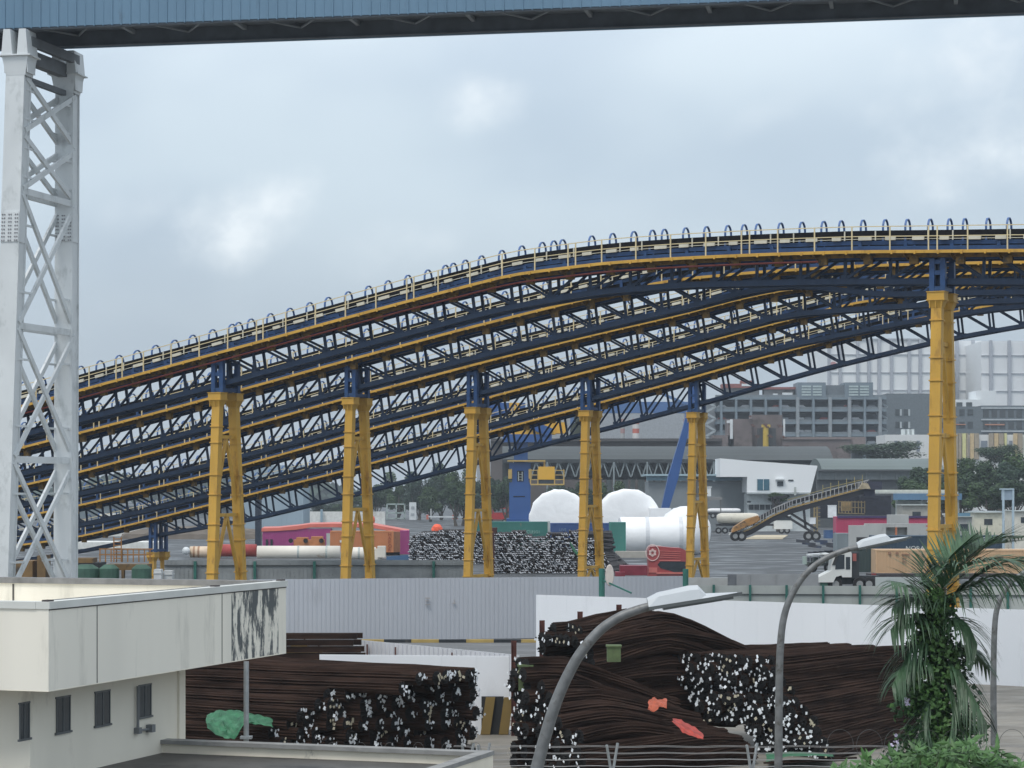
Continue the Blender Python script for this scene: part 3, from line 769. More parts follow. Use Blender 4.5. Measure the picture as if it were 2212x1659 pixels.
# ---------------------------------------------------------------- street lamps
def lamp(label, d, pole, r, head, grp='curved street lamps'):
    x, y = pole[0]; base = at(x, y, d); base.z = 0
    T = thing('street_lamp', label, 'street lamp', base, grp)
    pts = [at(a, b, d) for a, b in pole]
    # smooth
    sm = []
    P = [2 * pts[0] - pts[1]] + pts + [2 * pts[-1] - pts[-2]]
    for i in range(1, len(P) - 2):
        for k in range(6):
            t = k / 6; p0, p1, p2, p3 = P[i - 1:i + 3]
            sm.append(.5 * ((2 * p1) + (p2 - p0) * t + (2 * p0 - 5 * p1 + 4 * p2 - p3) * t * t + (3 * p1 - p0 - 3 * p2 + p3) * t ** 3))
    sm.append(pts[-1])
    allp = [Vector((base.x, base.y, 0)), Vector((sm[0].x, sm[0].y, max(.2, sm[0].z - .3)))] + sm
    n = len(allp); rs = [r * 1.02, r * 1.02] + [r * (1 - .38 * i / len(sm)) for i in range(len(sm))]
    mb = MB(); mb.tube(allp, rs, 16); mb.build('pole', M('lamp_pole_steel', (.17, .175, .175), .5, metal=.3, var=.2, vs=9, dirt=(.10, .095, .085), ds=7, dt=.55), T, True)
    if head:
        (x0, y0), (x1, y1) = head; a = at(x0, y0, d); b = at(x1, y1, d); ax = (b - a).normalized(); L = (b - a).length
        up = Vector((-ax.z, 0, ax.x)); sd = Vector((0, 1, 0)); w = L * .13
        hs = MB()
        prof = [(0, .09), (.12, .13), (.45, .15), (.55, .14), (.62, .04), (.95, .0)]   # housing bulge above the tray
        secs = []
        for t, hh in prof:
            ww = w * (1 if t < .65 else 1 - (t - .65) * 1.3)
            secs.append([a + ax * L * t + sd * s * ww * sw + up * (L * hh * hz) for s, sw, hz in ((-1, 1, 0), (-1, .75, .7), (-1, .3, 1), (1, .3, 1), (1, .75, .7), (1, 1, 0))])
        vs = [v for s in secs for v in s]; fs = []
        for i in range(len(secs) - 1):
            for k in range(6): fs.append((i * 6 + k, i * 6 + (k + 1) % 6, (i + 1) * 6 + (k + 1) % 6, (i + 1) * 6 + k))
        fs += [tuple(range(6)), tuple(range(len(vs) - 6, len(vs)))]
        hs.add(vs, fs); hs.build('housing', M('lamp_housing', (.50, .53, .55), .4, var=.08), T)
        tr = MB(); tr.prism([(0, -w), (.7 * L, -w), (L, -w * .45), (L, w * .45), (.7 * L, w), (0, w)], ax, sd, a - up * L * .035, up, L * .033)
        tr.build('tray', M('lamp_tray', (.10, .11, .11), .6), T)
        ls = MB(); ls.prism([(.15 * L, -w * .7), (.9 * L, -w * .45), (.9 * L, w * .45), (.15 * L, w * .7)], ax, sd, a - up * L * .06, up, L * .024)
        ls.build('lens', M('lamp_lens', (.16, .17, .16), .3), T)
lamp('nearest curved street lamp, its thick arm leaning right over the rust brown bar pile', 25, [(1150, 1700), (1162, 1650), (1178, 1590), (1200, 1520), (1226, 1460), (1256, 1408), (1296, 1362), (1340, 1332), (1388, 1314), (1412, 1309)], .072, ((1400, 1310), (1602, 1278)))
lamp('curved street lamp in the middle distance, its head showing against the navy container', 41, [(1681, 1700), (1682, 1600), (1683, 1500), (1685, 1410), (1692, 1340), (1709, 1288), (1740, 1240), (1780, 1208), (1825, 1189), (1862, 1181)], .075, ((1852, 1183), (1968, 1158)))
lamp('curved street lamp at the right edge, beside the vine-covered palm', 52, [(2146, 1700), (2147, 1600), (2146, 1500), (2147, 1400), (2151, 1330), (2162, 1292), (2180, 1263), (2206, 1240), (2240, 1222)], .078, ((2235, 1224), (2330, 1203)))
# ---------------------------------------------------------------- piles of steel bar bundles in the foreground
BR = .17
def wob(x, y, z, s):
    return (math.sin(x * .9 + y * 1.7 + s) + .6 * math.sin(x * 2.1 - z * 1.3 + s * 2) + .4 * math.sin(z * 2.7 + y * .7 + 3 * s)) * .5
def bundle(end, dirv, L, seed, label, grp, sag=.0, tags=2, amp=.05, lift=None):
    side = dirv.cross(UP).normalized()
    n = 11; pts = []
    for i in range(n):
        t = i / (n - 1); p = end + dirv * L * t
        p = p + UP * (wob(p.x * .5, p.y * .5, p.z, seed % 3) * amp * (.4 + t)) + side * (wob(p.y * .4, p.z, p.x * .3, seed % 2) * amp * .8)
        if lift: p = p + UP * lift(t)
        p.z = max(.10, p.z); pts.append(p)
    ob_v = MB(); nn = 30
    # lobed section so that the single bars show along the side
    prev = None; o = 0
    lob = [1.20 + (.13 if k % 2 else -.13) + ui(-.07, .07) for k in range(nn)]
    rot = ui(0, 6)
    for i, p in enumerate(pts):
        t = (pts[min(i + 1, n - 1)] - pts[max(i - 1, 0)]).normalized()
        a = t.cross(UP).normalized(); b = a.cross(t)
        for k in range(nn):
            an = 2 * math.pi * k / nn + rot + i * .10
            ob_v.v.append(p + (a * math.cos(an) + b * math.sin(an)) * BR * lob[k] * (1 + ui(-.05, .05)))
    ob_v.cur = 0
    for i in range(n - 1):
        for k in range(nn):
            ob_v.face([i * nn + k, i * nn + (k + 1) % nn, (i + 1) * nn + (k + 1) % nn, (i + 1) * nn + k])
    ob_v.cur = 1
    ob_v.face(list(range(nn))); ob_v.face([(n - 1) * nn + k for k in range(nn)])
    # single bar stubs sticking out unevenly at the near end
    for k in range(7):
        an = ui(0, 6.28); rr = BR * math.sqrt(ui(0, .75)); c = pts[0] + (side * math.cos(an) + UP * math.sin(an)) * rr
        ob_v.tube([c - dirv * ui(.03, .16), c + dirv * .1], .022, 5)
    ob = ob_v.build('bar_bundle', [m_rust, m_barend])
    tag(ob, label, 'steel bars', grp)
    if tags:
        tm = MB()
        for k in range(tags):
            an = ui(0, 6.28); rr = BR * ui(.2, 1.25); c = pts[0] - dirv * ui(.10, .22) + (side * math.cos(an) + UP * math.sin(an)) * rr
            w = ui(.026, .052); h = ui(.032, .064); tl = ui(-.8, .8)
            ax = (side * math.cos(tl) + UP * math.sin(tl)); bx_ = (UP * math.cos(tl) - side * math.sin(tl)); nrm = -dirv
            ax = (ax + nrm * ui(-.5, .5)).normalized()
            tm.prism([(-w, -h), (w, -h * ui(.6, 1)), (w * ui(.7, 1), h), (-w, h * ui(.7, 1))], ax, bx_, c, nrm, .006)
        tm.build('white_tag', M('tag_cream', (.55, .50, .38), .6) if rnd.random() < .15 else m_tag, ob)
    return ob
NB = 0
# left pile: bars run left and away, ends facing right and towards the camera
lab_l = 'rust brown bundle of long steel bars with white tags, in the left foreground pile'
rowd = BR * 1.93; dz = BR * 1.78
dl = Vector((-math.cos(R(36)), math.sin(R(36)), 0)); sl = Vector((math.sin(R(36)), math.cos(R(36)), 0))
o0 = at(612, 1640, 71.2); o0.z = 0
for j in range(13):
    nl = (3, 5, 6, 7, 8, 9, 9, 9, 9, 9, 9, 9, 9)[j]
    
    for i in range(nl):
        base = o0 + sl * (j * rowd) - dl * (j * .36)
        back = abs(rnd.gauss(0, .30)) - .15 + (.5 if (i * 3 + j * 5) % 7 == 0 else 0) 
        if i == nl - 1 and j > 3: back = ui(-.2, .4) - .36 * (12 - j) * .85
        e = base + dl * back + UP * (BR + i * dz) + sl * ui(-.04, .04)
        bundle(e, dl, 11.5 - back, NB, lab_l, 'steel bar bundles of the left foreground pile', tags=rnd.choice((4, 5, 6, 7)), amp=.07); NB += 1
# middle heap: two stacks, ends facing left and towards the camera, bars running right and sagging
lab_m = 'rust brown bundle of wavy steel bars with white tags, in the heaped middle foreground pile'
dm_ = Vector((math.cos(R(34)), math.sin(R(34)), 0)); sm_ = Vector((-math.sin(R(34)), math.cos(R(34)), 0))
o0 = at(1246, 1690, 66.6); o0.z = 0
for j in range(10):
    nl = round(2.8 + .85 * j) if j < 9 else 10
    for i in range(nl):
        if j > 2 and i < nl - 6 and j < 8: continue
        if 4 < j < 8 and i < 3: continue
        e = o0 + sm_ * (j * rowd * 1.12) + dm_ * (ui(-.2, .35)) + UP * (BR + i * dz) + sm_ * ui(-.05, .05)
        Lb = 6.3 - .10 * i + ui(-.3, .3)
        bundle(e, dm_, Lb, NB + 1, lab_m, 'steel bar bundles of the middle foreground pile', tags=rnd.choice((1, 2, 2)), amp=.22,
               lift=(lambda t, j=j, i=i: (.35 * math.sin(t * 3.0 + .2 * j) * (.2 + .05 * i)) - .13 * i * max(0, (t - .3) / .7) ** 1.25)); NB += 1
o0 = at(1272, 1640, 72.6); o0.z = 0
for j in range(8):
    for i in range(3, 12 + (j > 2)):
        e = o0 + sm_ * (j * rowd * 1.08) + dm_ * (ui(-.2, .3) + (.5 if i > 11 else 0)) + UP * (BR + i * dz) + sm_ * ui(-.05, .05)
        if (j > 1 and i < 9) or (j == 1 and i < 5) or (j > 1 and i < 11 and j < 7): continue
        bundle(e, dm_, 6.0 + ui(-.5, .5), NB + 1, lab_m, 'steel bar bundles of the middle foreground pile', tags=rnd.choice((1, 2, 3)), amp=.18,
               lift=(lambda t, j=j, i=i: .42 * math.sin(max(0, t - .08) * 3.0) * (i / 12) - .075 * i * max(0, (t - .5) / .5) ** 1.3)); NB += 1
# right pile: a leaning block of bars pointing away from the camera
lab_r = 'rust brown bundle of straight steel bars with white tags, in the right foreground pile'
dr = Vector((math.cos(R(58)), math.sin(R(58)), 0)); sr = Vector((-math.sin(R(58)), math.cos(R(58)), 0))
o0 = at(1792, 1640, 71.5); o0.z = 0
for j in range(12):
    for i in range(10):
        e = o0 + sr * (j * rowd * .98 + i * .25) + UP * (BR + i * dz) + dr * (ui(-.15, .25) + .03 * i) + sr * ui(-.05, .05)
        if j > 7 and i < 3: continue
        di = R(58 - 2.0 * i); dri = Vector((math.cos(di), math.sin(di), 0))
        bundle(e, dri, 6.5 + ui(-.2, .3), NB + 2, lab_r, 'steel bar bundles of the right foreground pile', tags=rnd.choice((2, 3, 3, 4)), amp=.05); NB += 1
print('bundles', NB)
# stakes that hold the piles
def stake(x, yt, d, lab, yb=None):
    p = at(x, yt, d); mb = MB()
    mb.box(p.x - .09, p.x + .09, p.y - .02, p.y + .02, -.05, p.z); mb.box(p.x - .09, p.x - .07, p.y - .1, p.y + .1, -.05, p.z); mb.box(p.x + .07, p.x + .09, p.y - .1, p.y + .1, -.05, p.z)
    tag(mb.build('steel_stake', m_rpost), lab, 'stake', 'rusty steel stakes round the bar piles')
stake(1171, 1340, 77.5, 'leftmost rusty stake standing above the middle pile, at its tall left corner')
stake(1253, 1321, 78.5, 'rusty stake above the middle pile, between the other two tall ones')
stake(1337, 1306, 79.5, 'rusty stake next to the arm of the nearest street lamp')
stake(1110, 1384, 78.2, 'short rusty stake at the low left corner of the middle pile')
def loose(name, lab, cat, mat, pts_, d, dd=.25, jit=.05):
    pass
# pale green timber blocks wedged in the middle pile
for (x0, x1, y0, y1, d, lab) in ((1120, 1150, 1440, 1492, 69.0, 'tall mossy green block wedged among the bar ends of the middle pile'), (1312, 1341, 1398, 1430, 69.5, 'small mossy green block lying high on the middle bar pile')):
    mb = MB(); bx(mb, x0, y0, x1, y1, d, .5)
    p = at(x0, y0, d); q = at(x1, y1, d)
    mb.box(p.x - .03, q.x + .03, d - .04, d + .52, p.z, p.z + .05)
    for k in (.33, .66): mb.box(p.x + (q.x - p.x) * k - .008, p.x + (q.x - p.x) * k + .008, d - .012, d, q.z, p.z)
    tag(mb.build('timber_block', M('mossy_block', (.10, .14, .06), .8, var=.2, vs=5, dirt=(.10, .12, .06), ds=6, dt=.55)), lab, 'block')
# tarpaulins
def tarp(lab, mat, outline, d0, d1, hh, n=22, m=9, grp=None, drop=0, name='tarpaulin'):
    "crumpled sheet: outline = list of (x, ytop, ybottom)"
    mb = MB(); vs = []
    for i in range(n + 1):
        t = i / n; x = outline[0][0] + (outline[-1][0] - outline[0][0]) * t
        yt = interp([(o[0], o[1]) for o in outline], x); yb = interp([(o[0], o[2]) for o in outline], x)
        for j in range(m + 1):
            s = j / m; d = d1 + (d0 - d1) * s
            p = at(x, yt + (yb - yt) * s, d)
            w = math.sin(i * 1.9 + j * 1.3) * .08 + math.sin(i * .8 - j * 2.1) * .07 + ui(-.06, .06)
            p = p + Vector((ui(-.02, .02), -abs(w) * hh * 2 - math.sin(s * 3.14) * hh, w * hh * .8)); vs.append(p)
    k = m + 1; nv = len(vs)
    fs = [(i * k + j, i * k + j + 1, (i + 1) * k + j + 1, (i + 1) * k + j) for i in range(n) for j in range(m)]
    vs2 = [v + Vector((0, .012, 0)) for v in vs]
    fs2 = [tuple(nv + a for a in f[::-1]) for f in fs]
    edge = [i * k for i in range(n + 1)] + [n * k + j for j in range(1, k)] + [i * k + m for i in range(n - 1, -1, -1)] + [j for j in range(m - 1, 0, -1)]
    fs3 = [(edge[a], edge[(a + 1) % len(edge)], nv + edge[(a + 1) % len(edge)], nv + edge[a]) for a in range(len(edge))]
    mb.add(vs + vs2, fs + fs2 + fs3)
    return tag(mb.build(name, mat), lab, 'tarpaulin', grp)
m_tarp = M('green_tarp', (.025, .13, .060), .6, var=.35, vs=4, dirt=(.06, .20, .11), ds=3, dt=.55)
m_rtarp = M('red_tarp', (.38, .045, .028), .6, var=.4, vs=5)
tarp('green tarpaulin crumpled over the front of the left bar pile, behind the thin post', m_tarp, [(448, 1545, 1572), (470, 1534, 1590), (508, 1534, 1597), (530, 1537, 1560), (590, 1552, 1570)], 70.2, 71.5, .25)
tarp('torn red sheet lying on the lower middle bar pile', m_rtarp, [(1452, 1552, 1558), (1472, 1555, 1580), (1500, 1570, 1592), (1518, 1584, 1596)], 66.6, 67.4, .14, 14, 6)
tarp('small crumpled orange rag on the middle bar pile', M('orange_rag', (.38, .08, .035), .6, var=.3, vs=6), [(1400, 1515, 1532), (1412, 1506, 1540), (1425, 1512, 1526), (1440, 1508, 1530)], 66.9, 67.6, .16, 12, 6)
tarp('green sheet lying flat on the ground before the right bar pile', m_tarp, [(1655, 1626, 1646), (1700, 1624, 1634), (1760, 1625, 1632), (1800, 1630, 1634)], 69.0, 71.0, .06, 20, 5)
mb = MB(); mb.beam(at(1682, 1645, 69), at(1850, 1637, 70.4), .06, .06); mb.beam(at(1650, 1648, 68.8), at(1830, 1642, 69.8), .05, .05)
tag(mb.build('loose_rail', m_rust), 'thin rusty rails lying beside the flat green sheet', 'rail')
# stacked timber behind the left pile
mb = MB(); p = at(624, 1398, 92)
for k in range(3): mb.box(p.x, p.x + .75 - .05 * k, 92, 92.9, p.z - .34 + k * .115, p.z - .34 + k * .115 + .105)
mb.box(p.x - 1.5, p.x + 4, 92.95, 94.2, 0, p.z - .35)
tag(mb.build('timber_stack', M('yellow_timber', (.42, .26, .06), .7, var=.2)), 'yellow timbers on a platform behind the left bar pile', 'timber')
mb = MB()
for k in range(14):
    z = .1 + (k % 7) * .26; y = 89.4 + (k // 7) * .5; p = at(600, 0, 90)
    mb.beam((p.x - 1, y, z + 1.0), (p.x + 3.2 + ui(-.3, .3), y + .1, z + 1.0), .3, .2)
mb.box(p.x - 1, p.x + 3, 89.2, 90.3, 0, 1.0)
tag(mb.build('plate_stack', m_rust), 'dark rusty plate stack beside the yellow timbers', 'steel plates')
# ---------------------------------------------------------------- barbed wire fence on the near boundary wall
WD = 50
T = thing('barbed_wire_fence', 'barbed wire on V-shaped brackets along the bottom edge, in front of the bar piles', 'fence', (gx(1300, WD), WD, 0))
zw = gz(1668, WD)
mb = MB(); mb.box(gx(1000, WD), gx(2400, WD), WD - .1, WD + .1, 0, zw); mb.build('wall', m_conc, T)
for xx in (1010, 1045, 1322, 1624, 1930):
    mb = MB(); p = Vector((gx(xx, WD), WD, zw))
    mb.beam(p - UP * .1, p + Vector((-.12, -.10, .60)), .05, .035); mb.beam(p - UP * .1, p + Vector((.13, .12, .62)), .05, .035); mb.build('bracket', m_galv, T)
mb = MB()
for k in range(4):
    f = (k + 1) / 4.4
    for sx in (-1, 1):
        pts = []
        for i in range(60):
            x = gx(980 + i * 24, WD); pts.append((x, WD + sx * .12 * f, zw + .62 * f - .02 * math.sin(i * math.pi / 6.2) ** 2))
        mb.tube(pts, .005, 4)
mb.build('wire', M('wire_steel', (.25, .25, .25), .5, metal=.4), T)
mb = MB()
# loose coils in front of the left pile and by the palm
for (xa, xb, yc, rr, d) in ((640, 1060, 1600, 1, WD), (1800, 2260, 1590, 1.5, 44)):
    pts = []; n = 360
    for i in range(n):
        t = i / n; a = t * (xb - xa) / 62 * 2 * math.pi
        x = gx(xa + (xb - xa) * t, d); r_ = .26 * rr
        pts.append((x + .25 * rr * math.cos(a), d + .05 * math.sin(a * .5), gz(yc + 30, d) + r_ * math.sin(a)))
    mb.tube(pts, .005, 3)
mb.build('razor_coil', M('wire_dark', (.12, .12, .12), .5, metal=.4), T)
# ---------------------------------------------------------------- palm grown over with vines, shrub
m_palm = M('palm_leaf', (.040, .090, .042), .5, var=.4, vs=2)
m_vine = M('vine_leaf', (.065, .145, .038), .6, var=.5, vs=1.5)
m_vined = M('vine_leaf_deep', (.030, .075, .028), .7, var=.4, vs=1.5)
m_shrub = M('shrub_leaf', (.055, .135, .032), .55, var=.4, vs=2)
PD = 45
root = at(2022, 1700, PD); root.z = 0
T = thing('palm_tree', 'palm tree smothered in green climbing vines, near the right edge', 'tree', root)
mb = MB(); topc = at(2030, 1262, PD)
mb.tube([root, at(2020, 1500, PD), at(2026, 1350, PD), topc], [.22, .17, .15, .12], 10); mb.build('trunk', M('palm_trunk', (.12, .10, .07), .9), T)
def leafq(mb, c, nrm, up, w, l):
    sd = nrm.cross(up)
    if sd.length < 1e-3: return
    sd.normalize(); up = sd.cross(nrm).normalized()
    o = len(mb.v)
    mb.v += [c, c + sd * w * .5 + up * l * .35, c + up * l, c - sd * w * .5 + up * l * .35, c + nrm * w * .12 + up * l * .4]
    for f in ((0, 1, 4), (1, 2, 4), (2, 3, 4), (3, 0, 4)): mb.face([o + i for i in f])
def rv(): 
    v = Vector((rnd.gauss(0, 1), rnd.gauss(0, 1), rnd.gauss(0, 1))); return v.normalized()
def frond(mat, pts2, d0, d1, ll, droop, side=(1, 1), nleaf=46, name='frond', taper=.35):
    "pts2: pixel path of the rachis; leaflets hang both sides"
    P = [at(x, y, d0 + (d1 - d0) * i / (len(pts2) - 1)) for i, (x, y) in enumerate(pts2)]
    Q = [2 * P[0] - P[1]] + P + [2 * P[-1] - P[-2]]; path = []
    for i in range(1, len(Q) - 2):
        for k in range(8):
            t = k / 8; p0, p1, p2, p3 = Q[i - 1:i + 3]
            path.append(.5 * ((2 * p1) + (p2 - p0) * t + (2 * p0 - 5 * p1 + 4 * p2 - p3) * t * t + (3 * p1 - p0 - 3 * p2 + p3) * t ** 3))
    path.append(P[-1]); mb = MB(); n = len(path)
    mb.tube(path, [.024 * (1 - .75 * i / (n - 1)) for i in range(n)], 5)
    for s_ in range(nleaf):
        t = .12 + .88 * s_ / (nleaf - 1); fi = t * (n - 1); i = min(int(fi), n - 2)
        p = path[i].lerp(path[i + 1], fi - i); tg = (path[i + 1] - path[i]).normalized()
        sd = tg.cross(UP); 
        if sd.length < .1: sd = Vector((0, 1, 0))
        sd.normalize(); un = sd.cross(tg)
        L_ = 1.55 * ll * (math.sin(math.pi * (t * .8 + .12)) ** .6) * ui(.85, 1.1)
        for sg, on in ((1, side[0]), (-1, side[1])):
            if not on: continue
            d = (sd * sg * .75 + tg * .75 + un * .25 + rv() * .12).normalized()
            w = .045; pts = [p]
            v = d.copy()
            for q in range(4):
                v = (v + Vector((0, 0, -droop * .28))).normalized(); pts.append(pts[-1] + v * L_ / 4)
            o = len(mb.v); wn = v.cross(UP)
            if wn.length < .1: wn = tg
            wn = (wn.normalized() + rv() * .3).normalized()
            for q, pp in enumerate(pts):
                ww = w * (.7, 1, .85, .5, .05)[q]
                mb.v.append(pp + wn * ww * .5); mb.v.append(pp - wn * ww * .5)
            for q in range(4): mb.face([o + 2 * q, o + 2 * q + 1, o + 2 * q + 3, o + 2 * q + 2])
    return mb.build(name, mat, T)
FR = [([(2020, 1330), (2045, 1262), (2090, 1205), (2130, 1178), (2175, 1172)], 45, 46, .8, .15, 50),
 ([(2015, 1320), (2025, 1255), (2050, 1205), (2095, 1165)], 45, 45.8, .6, .1, 40),
 ([(2030, 1330), (2080, 1270), (2140, 1225), (2215, 1205), (2260, 1215)], 45, 44.5, .9, .9, 54),
 ([(2018, 1340), (1992, 1300), (1958, 1290), (1930, 1310)], 45, 44.4, .7, 1.2, 34),
 ([(2005, 1345), (2025, 1285), (2070, 1235), (2130, 1210), (2235, 1212)], 45, 43.5, .95, .8, 54),
 ([(2015, 1350), (2045, 1300), (2100, 1262), (2160, 1240), (2230, 1250)], 45, 44, .85, 1.3, 46),
 ([(2010, 1340), (2030, 1270), (2080, 1205), (2140, 1165), (2215, 1160)], 45, 46.5, .75, .5, 44),
 ([(2012, 1330), (2000, 1275), (1990, 1240), (2000, 1205)], 45, 45.6, .55, .4, 30),
 ([(2018, 1380), (1985, 1335), (1950, 1330), (1925, 1360)], 45, 44.2, .7, 1.5, 36),
 ([(2018, 1300), (1980, 1280), (1955, 1262), (1925, 1255)], 45, 44, .55, 1.5, 22),
 ([(2020, 1440), (1985, 1425), (1950, 1440), (1928, 1480)], 44.8, 44, .55, 1.6, 30),
 ([(2030, 1420), (2065, 1440), (2095, 1490), (2130, 1560)], 44.8, 44, .7, 1.2, 36),
 ([(2028, 1450), (2060, 1500), (2075, 1560), (2080, 1620)], 44.7, 44.2, .6, 1.0, 30),
 ([(2020, 1480), (1995, 1530), (1985, 1590), (1975, 1640)], 44.7, 44.3, .6, .9, 34),
 ([(2026, 1400), (2060, 1395), (2100, 1400), (2135, 1440)], 45, 45.4, .5, 1.4, 26),
 ([(2020, 1360), (1990, 1380), (1965, 1400), (1950, 1440)], 44.8, 44.4, .65, 1.3, 30),
 ([(2030, 1350), (2060, 1335), (2090, 1350), (2110, 1390)], 44.9, 44.2, .7, 1.3, 34)]
for pts2, d0, d1, ll, dr_, nl in FR: frond(m_palm, pts2, d0, d1, ll, dr_, nleaf=nl)
def vine(mat, n, ax, wfun, d, size, name, dy=.35):
    mb = MB()
    for i in range(n):
        y = ui(*ax); w = wfun(y); x = 2022 + (rnd.gauss(0, .5) + .22 * math.sin(y * .045) + .12 * math.sin(y * .13)) * w
        if abs(x - 2022) > w * 1.25: continue
        c = at(x, y, d + ui(-dy, dy) - (1 - min(1, abs(x - 2022) / w)) * .25)
        nn = (rv() + Vector((0, -.8, .5))).normalized(); s_ = ui(.5, 1.25) * size
        leafq(mb, c, nn, rv(), s_, s_ * 1.25)
    return mb.build(name, mat, T)
wf = lambda y: interp([(1260, 18), (1330, 42), (1420, 58), (1500, 76), (1580, 88), (1680, 95)], y)
vine(m_vined, 3600, (1290, 1700), wf, 45.1, .10, 'foliage')
vine(m_vine, 2300, (1275, 1700), lambda y: wf(y) * .95, 44.85, .095, 'foliage')
fl = MB()
for (x, y) in ((1955, 1513), (1934, 1590), (1936, 1600), (1960, 1517), (1930, 1612)):
    for k in range(4): leafq(fl, at(x + ui(-4, 4), y + ui(-3, 3), 44.3), (rv() + Vector((0, -1, 0))).normalized(), rv(), .07, .07)
fl.build('flower', M('pale_violet_petal', (.55, .50, .66), .6), T)
root = Vector((gx(2040, 37), 37, 0))
T = thing('shrub', 'bright green leafy shrub in the bottom right corner, below the palm', 'shrub', root)
mb = MB()
for k in range(9):
    x = 1880 + k * 36; p = at(x, 1640, 37); mb.tube([(p.x * .9 + root.x * .1, 37, 0), (p.x, 37 + ui(-.4, .4), p.z * .6), p], [.03, .02, .01], 5)
mb.build('stem', M('shrub_stem', (.08, .06, .04), .9), T)
mb = MB()
top = lambda x: interp([(1780, 1665), (1860, 1645), (1920, 1628), (1980, 1615), (2050, 1605), (2085, 1598), (2130, 1612), (2180, 1630), (2215, 1655), (2260, 1680)], x)
for i in range(1100):
    x = ui(1785, 2240); t = top(x) + 11 * math.sin(x * .11) + 6 * math.sin(x * .37); y = t + 8 + abs(rnd.gauss(0, 1)) * 36
    if y > 1700: continue
    c = at(x, y, 37 + ui(-.7, .7)); s_ = ui(.09, .19)
    leafq(mb, c, (rv() * .8 + Vector((0, -.45, .8))).normalized(), (rv() + UP * .2).normalized(), s_ * .55, s_ * 1.5)
mb.build('foliage', m_shrub, T)
mb = MB()
for i in range(900):
    x = ui(1800, 2230); y = top(x) + 20 + abs(rnd.gauss(0, 1)) * 30
    c = at(x, min(y, 1700), 37.6 + ui(-.5, .5)); s_ = ui(.08, .14)
    leafq(mb, c, (rv() + Vector((0, -.3, .5))).normalized(), rv(), s_ * .6, s_ * 1.4)
mb.build('foliage', M('shrub_leaf_deep', (.035, .085, .025), .6, var=.4), T)
# ---------------------------------------------------------------- yard: containers, drums, stacks, trucks
def ribs(mb, x0, x1, y, z0, z1, pitch, dep=.04, w=.5):
    x = x0 + pitch * .25
    while x + pitch * w < x1:
        mb.box(x, x + pitch * w, y - dep, y, z0, z1); x += pitch
def container(label, x0, x1, yt, yb, d, col, depth=2.44, name='container', grp='shipping containers in the yard', endcol=None, text=None, doors=None, angle=0, dirt=(.25, .2, .15), yb_ground=False):
    X0, X1 = gx(x0, d), gx(x1, d); Z1, Z0 = gz(yt, d), gz(yb, d)
    if yb_ground: Z0 = 0
    o = thing(name, label, 'container', ((X0 + X1) / 2, d + depth / 2, Z0), grp)
    m = M('cont_%s' % label[:24], col, .55, var=.1, vs=.6, dirt=dirt, ds=1.1, dt=.62, stretch=.4)
    mb = MB(); mb.box(X0, X1, d + .05, d + depth, Z0 + .1, Z1 - .06); ribs(mb, X0 + .15, X1 - .15, d + .05, Z0 + .18, Z1 - .15, .28)
    mb.build('body', m, o)
    mb = MB()
    for x in (X0, X1 - .14):
        for y in (d, d + depth - .12): mb.box(x, x + .14, y, y + .14, Z0, Z1)
    mb.box(X0 + .14, X1 - .14, d, d + .06, Z1 - .14, Z1); mb.box(X0 + .14, X1 - .14, d, d + .06, Z0, Z0 + .16)
    mb.box(X0, X1, d + .14, d + depth, Z1 - .05, Z1 + .0)
    mb.build('frame', M('contf_%s' % label[:24], tuple(c * 1.1 for c in col), .55), o)
    return o
def writing(txt, x, y, d, size, mat, parent, name='lettering', rotz=0, vert=False):
    cu = bpy.data.curves.new('lettering', 'FONT'); cu.body = txt; cu.size = size; cu.extrude = .01; cu.align_x = 'LEFT'
    if vert: cu.body = '\n'.join(txt); cu.space_line = .8
    ob = bpy.data.objects.new('tmp', cu); sc.collection.objects.link(ob)
    dg = bpy.context.evaluated_depsgraph_get(); me = bpy.data.meshes.new_from_object(ob.evaluated_get(dg))
    bpy.data.objects.remove(ob)
    root = parent
    while root.parent: root = root.parent
    o = bpy.data.objects.new(name, me); sc.collection.objects.link(o); me.materials.clear(); me.materials.append(mat)
    o.parent = parent; o.rotation_euler = (R(90), 0, rotz); o.location = at(x, y, d) - Vector(root.location)
    return o
m_let = M('white_lettering', (.65, .68, .68), .6)
D0 = 304
c = container('magenta container under a pink-red tarpaulin, left of the orange container', 567, 715, 1142, 1196, D0, (.34, .05, .20))
mb = MB(); t0 = at(565, 1141, D0); 
xs = [565, 600, 640, 670, 720, 800, 882]; zs = [1141, 1140, 1136, 1132, 1131, 1132, 1147]
vs = []
for x, z in zip(xs, zs):
    p = at(x, z, D0 - .1); q = at(x, z, D0 + 3); q.z = p.z - .1
    vs += [Vector((p.x, D0 - .12, p.z - .45 + ui(-.05, .05))), Vector((p.x, D0 - .1, p.z)), Vector((p.x, D0 + 3.5, p.z + .15))]
fs = []
for i in range(len(xs) - 1):
    for k in range(2): fs.append((i * 3 + k, i * 3 + k + 1, i * 3 + 3 + k + 1, i * 3 + 3 + k))
mb.add(vs, fs); mb.add([v + Vector((0, .05, -.04)) for v in vs], fs)
tag(mb.build('tarpaulin', M('coral_tarp', (.62, .16, .12), .5, var=.15, vs=.5)), 'pink-red tarpaulin over the magenta container roof', 'tarpaulin')
mb = MB(); 
for x in (574, 584): bx(mb, x, 1165, x + 5, 1186, D0 - .15, .1)
mb.build('window', m_glassd, c)
mb = MB(); bx(mb, 705, 1152, 716, 1196, D0 - .12, .1); mb.build('door', m_pale, c)
c = container('orange container standing before the magenta one, behind the second yellow trestle', 713, 850, 1147, 1193, D0 - 8, (.50, .19, .075))
mb = MB(); X1 = gx(850, D0 - 8); X2 = gx(863, D0 - 8); zt_, zb_ = gz(1149, D0 - 8), gz(1193, D0 - 8)
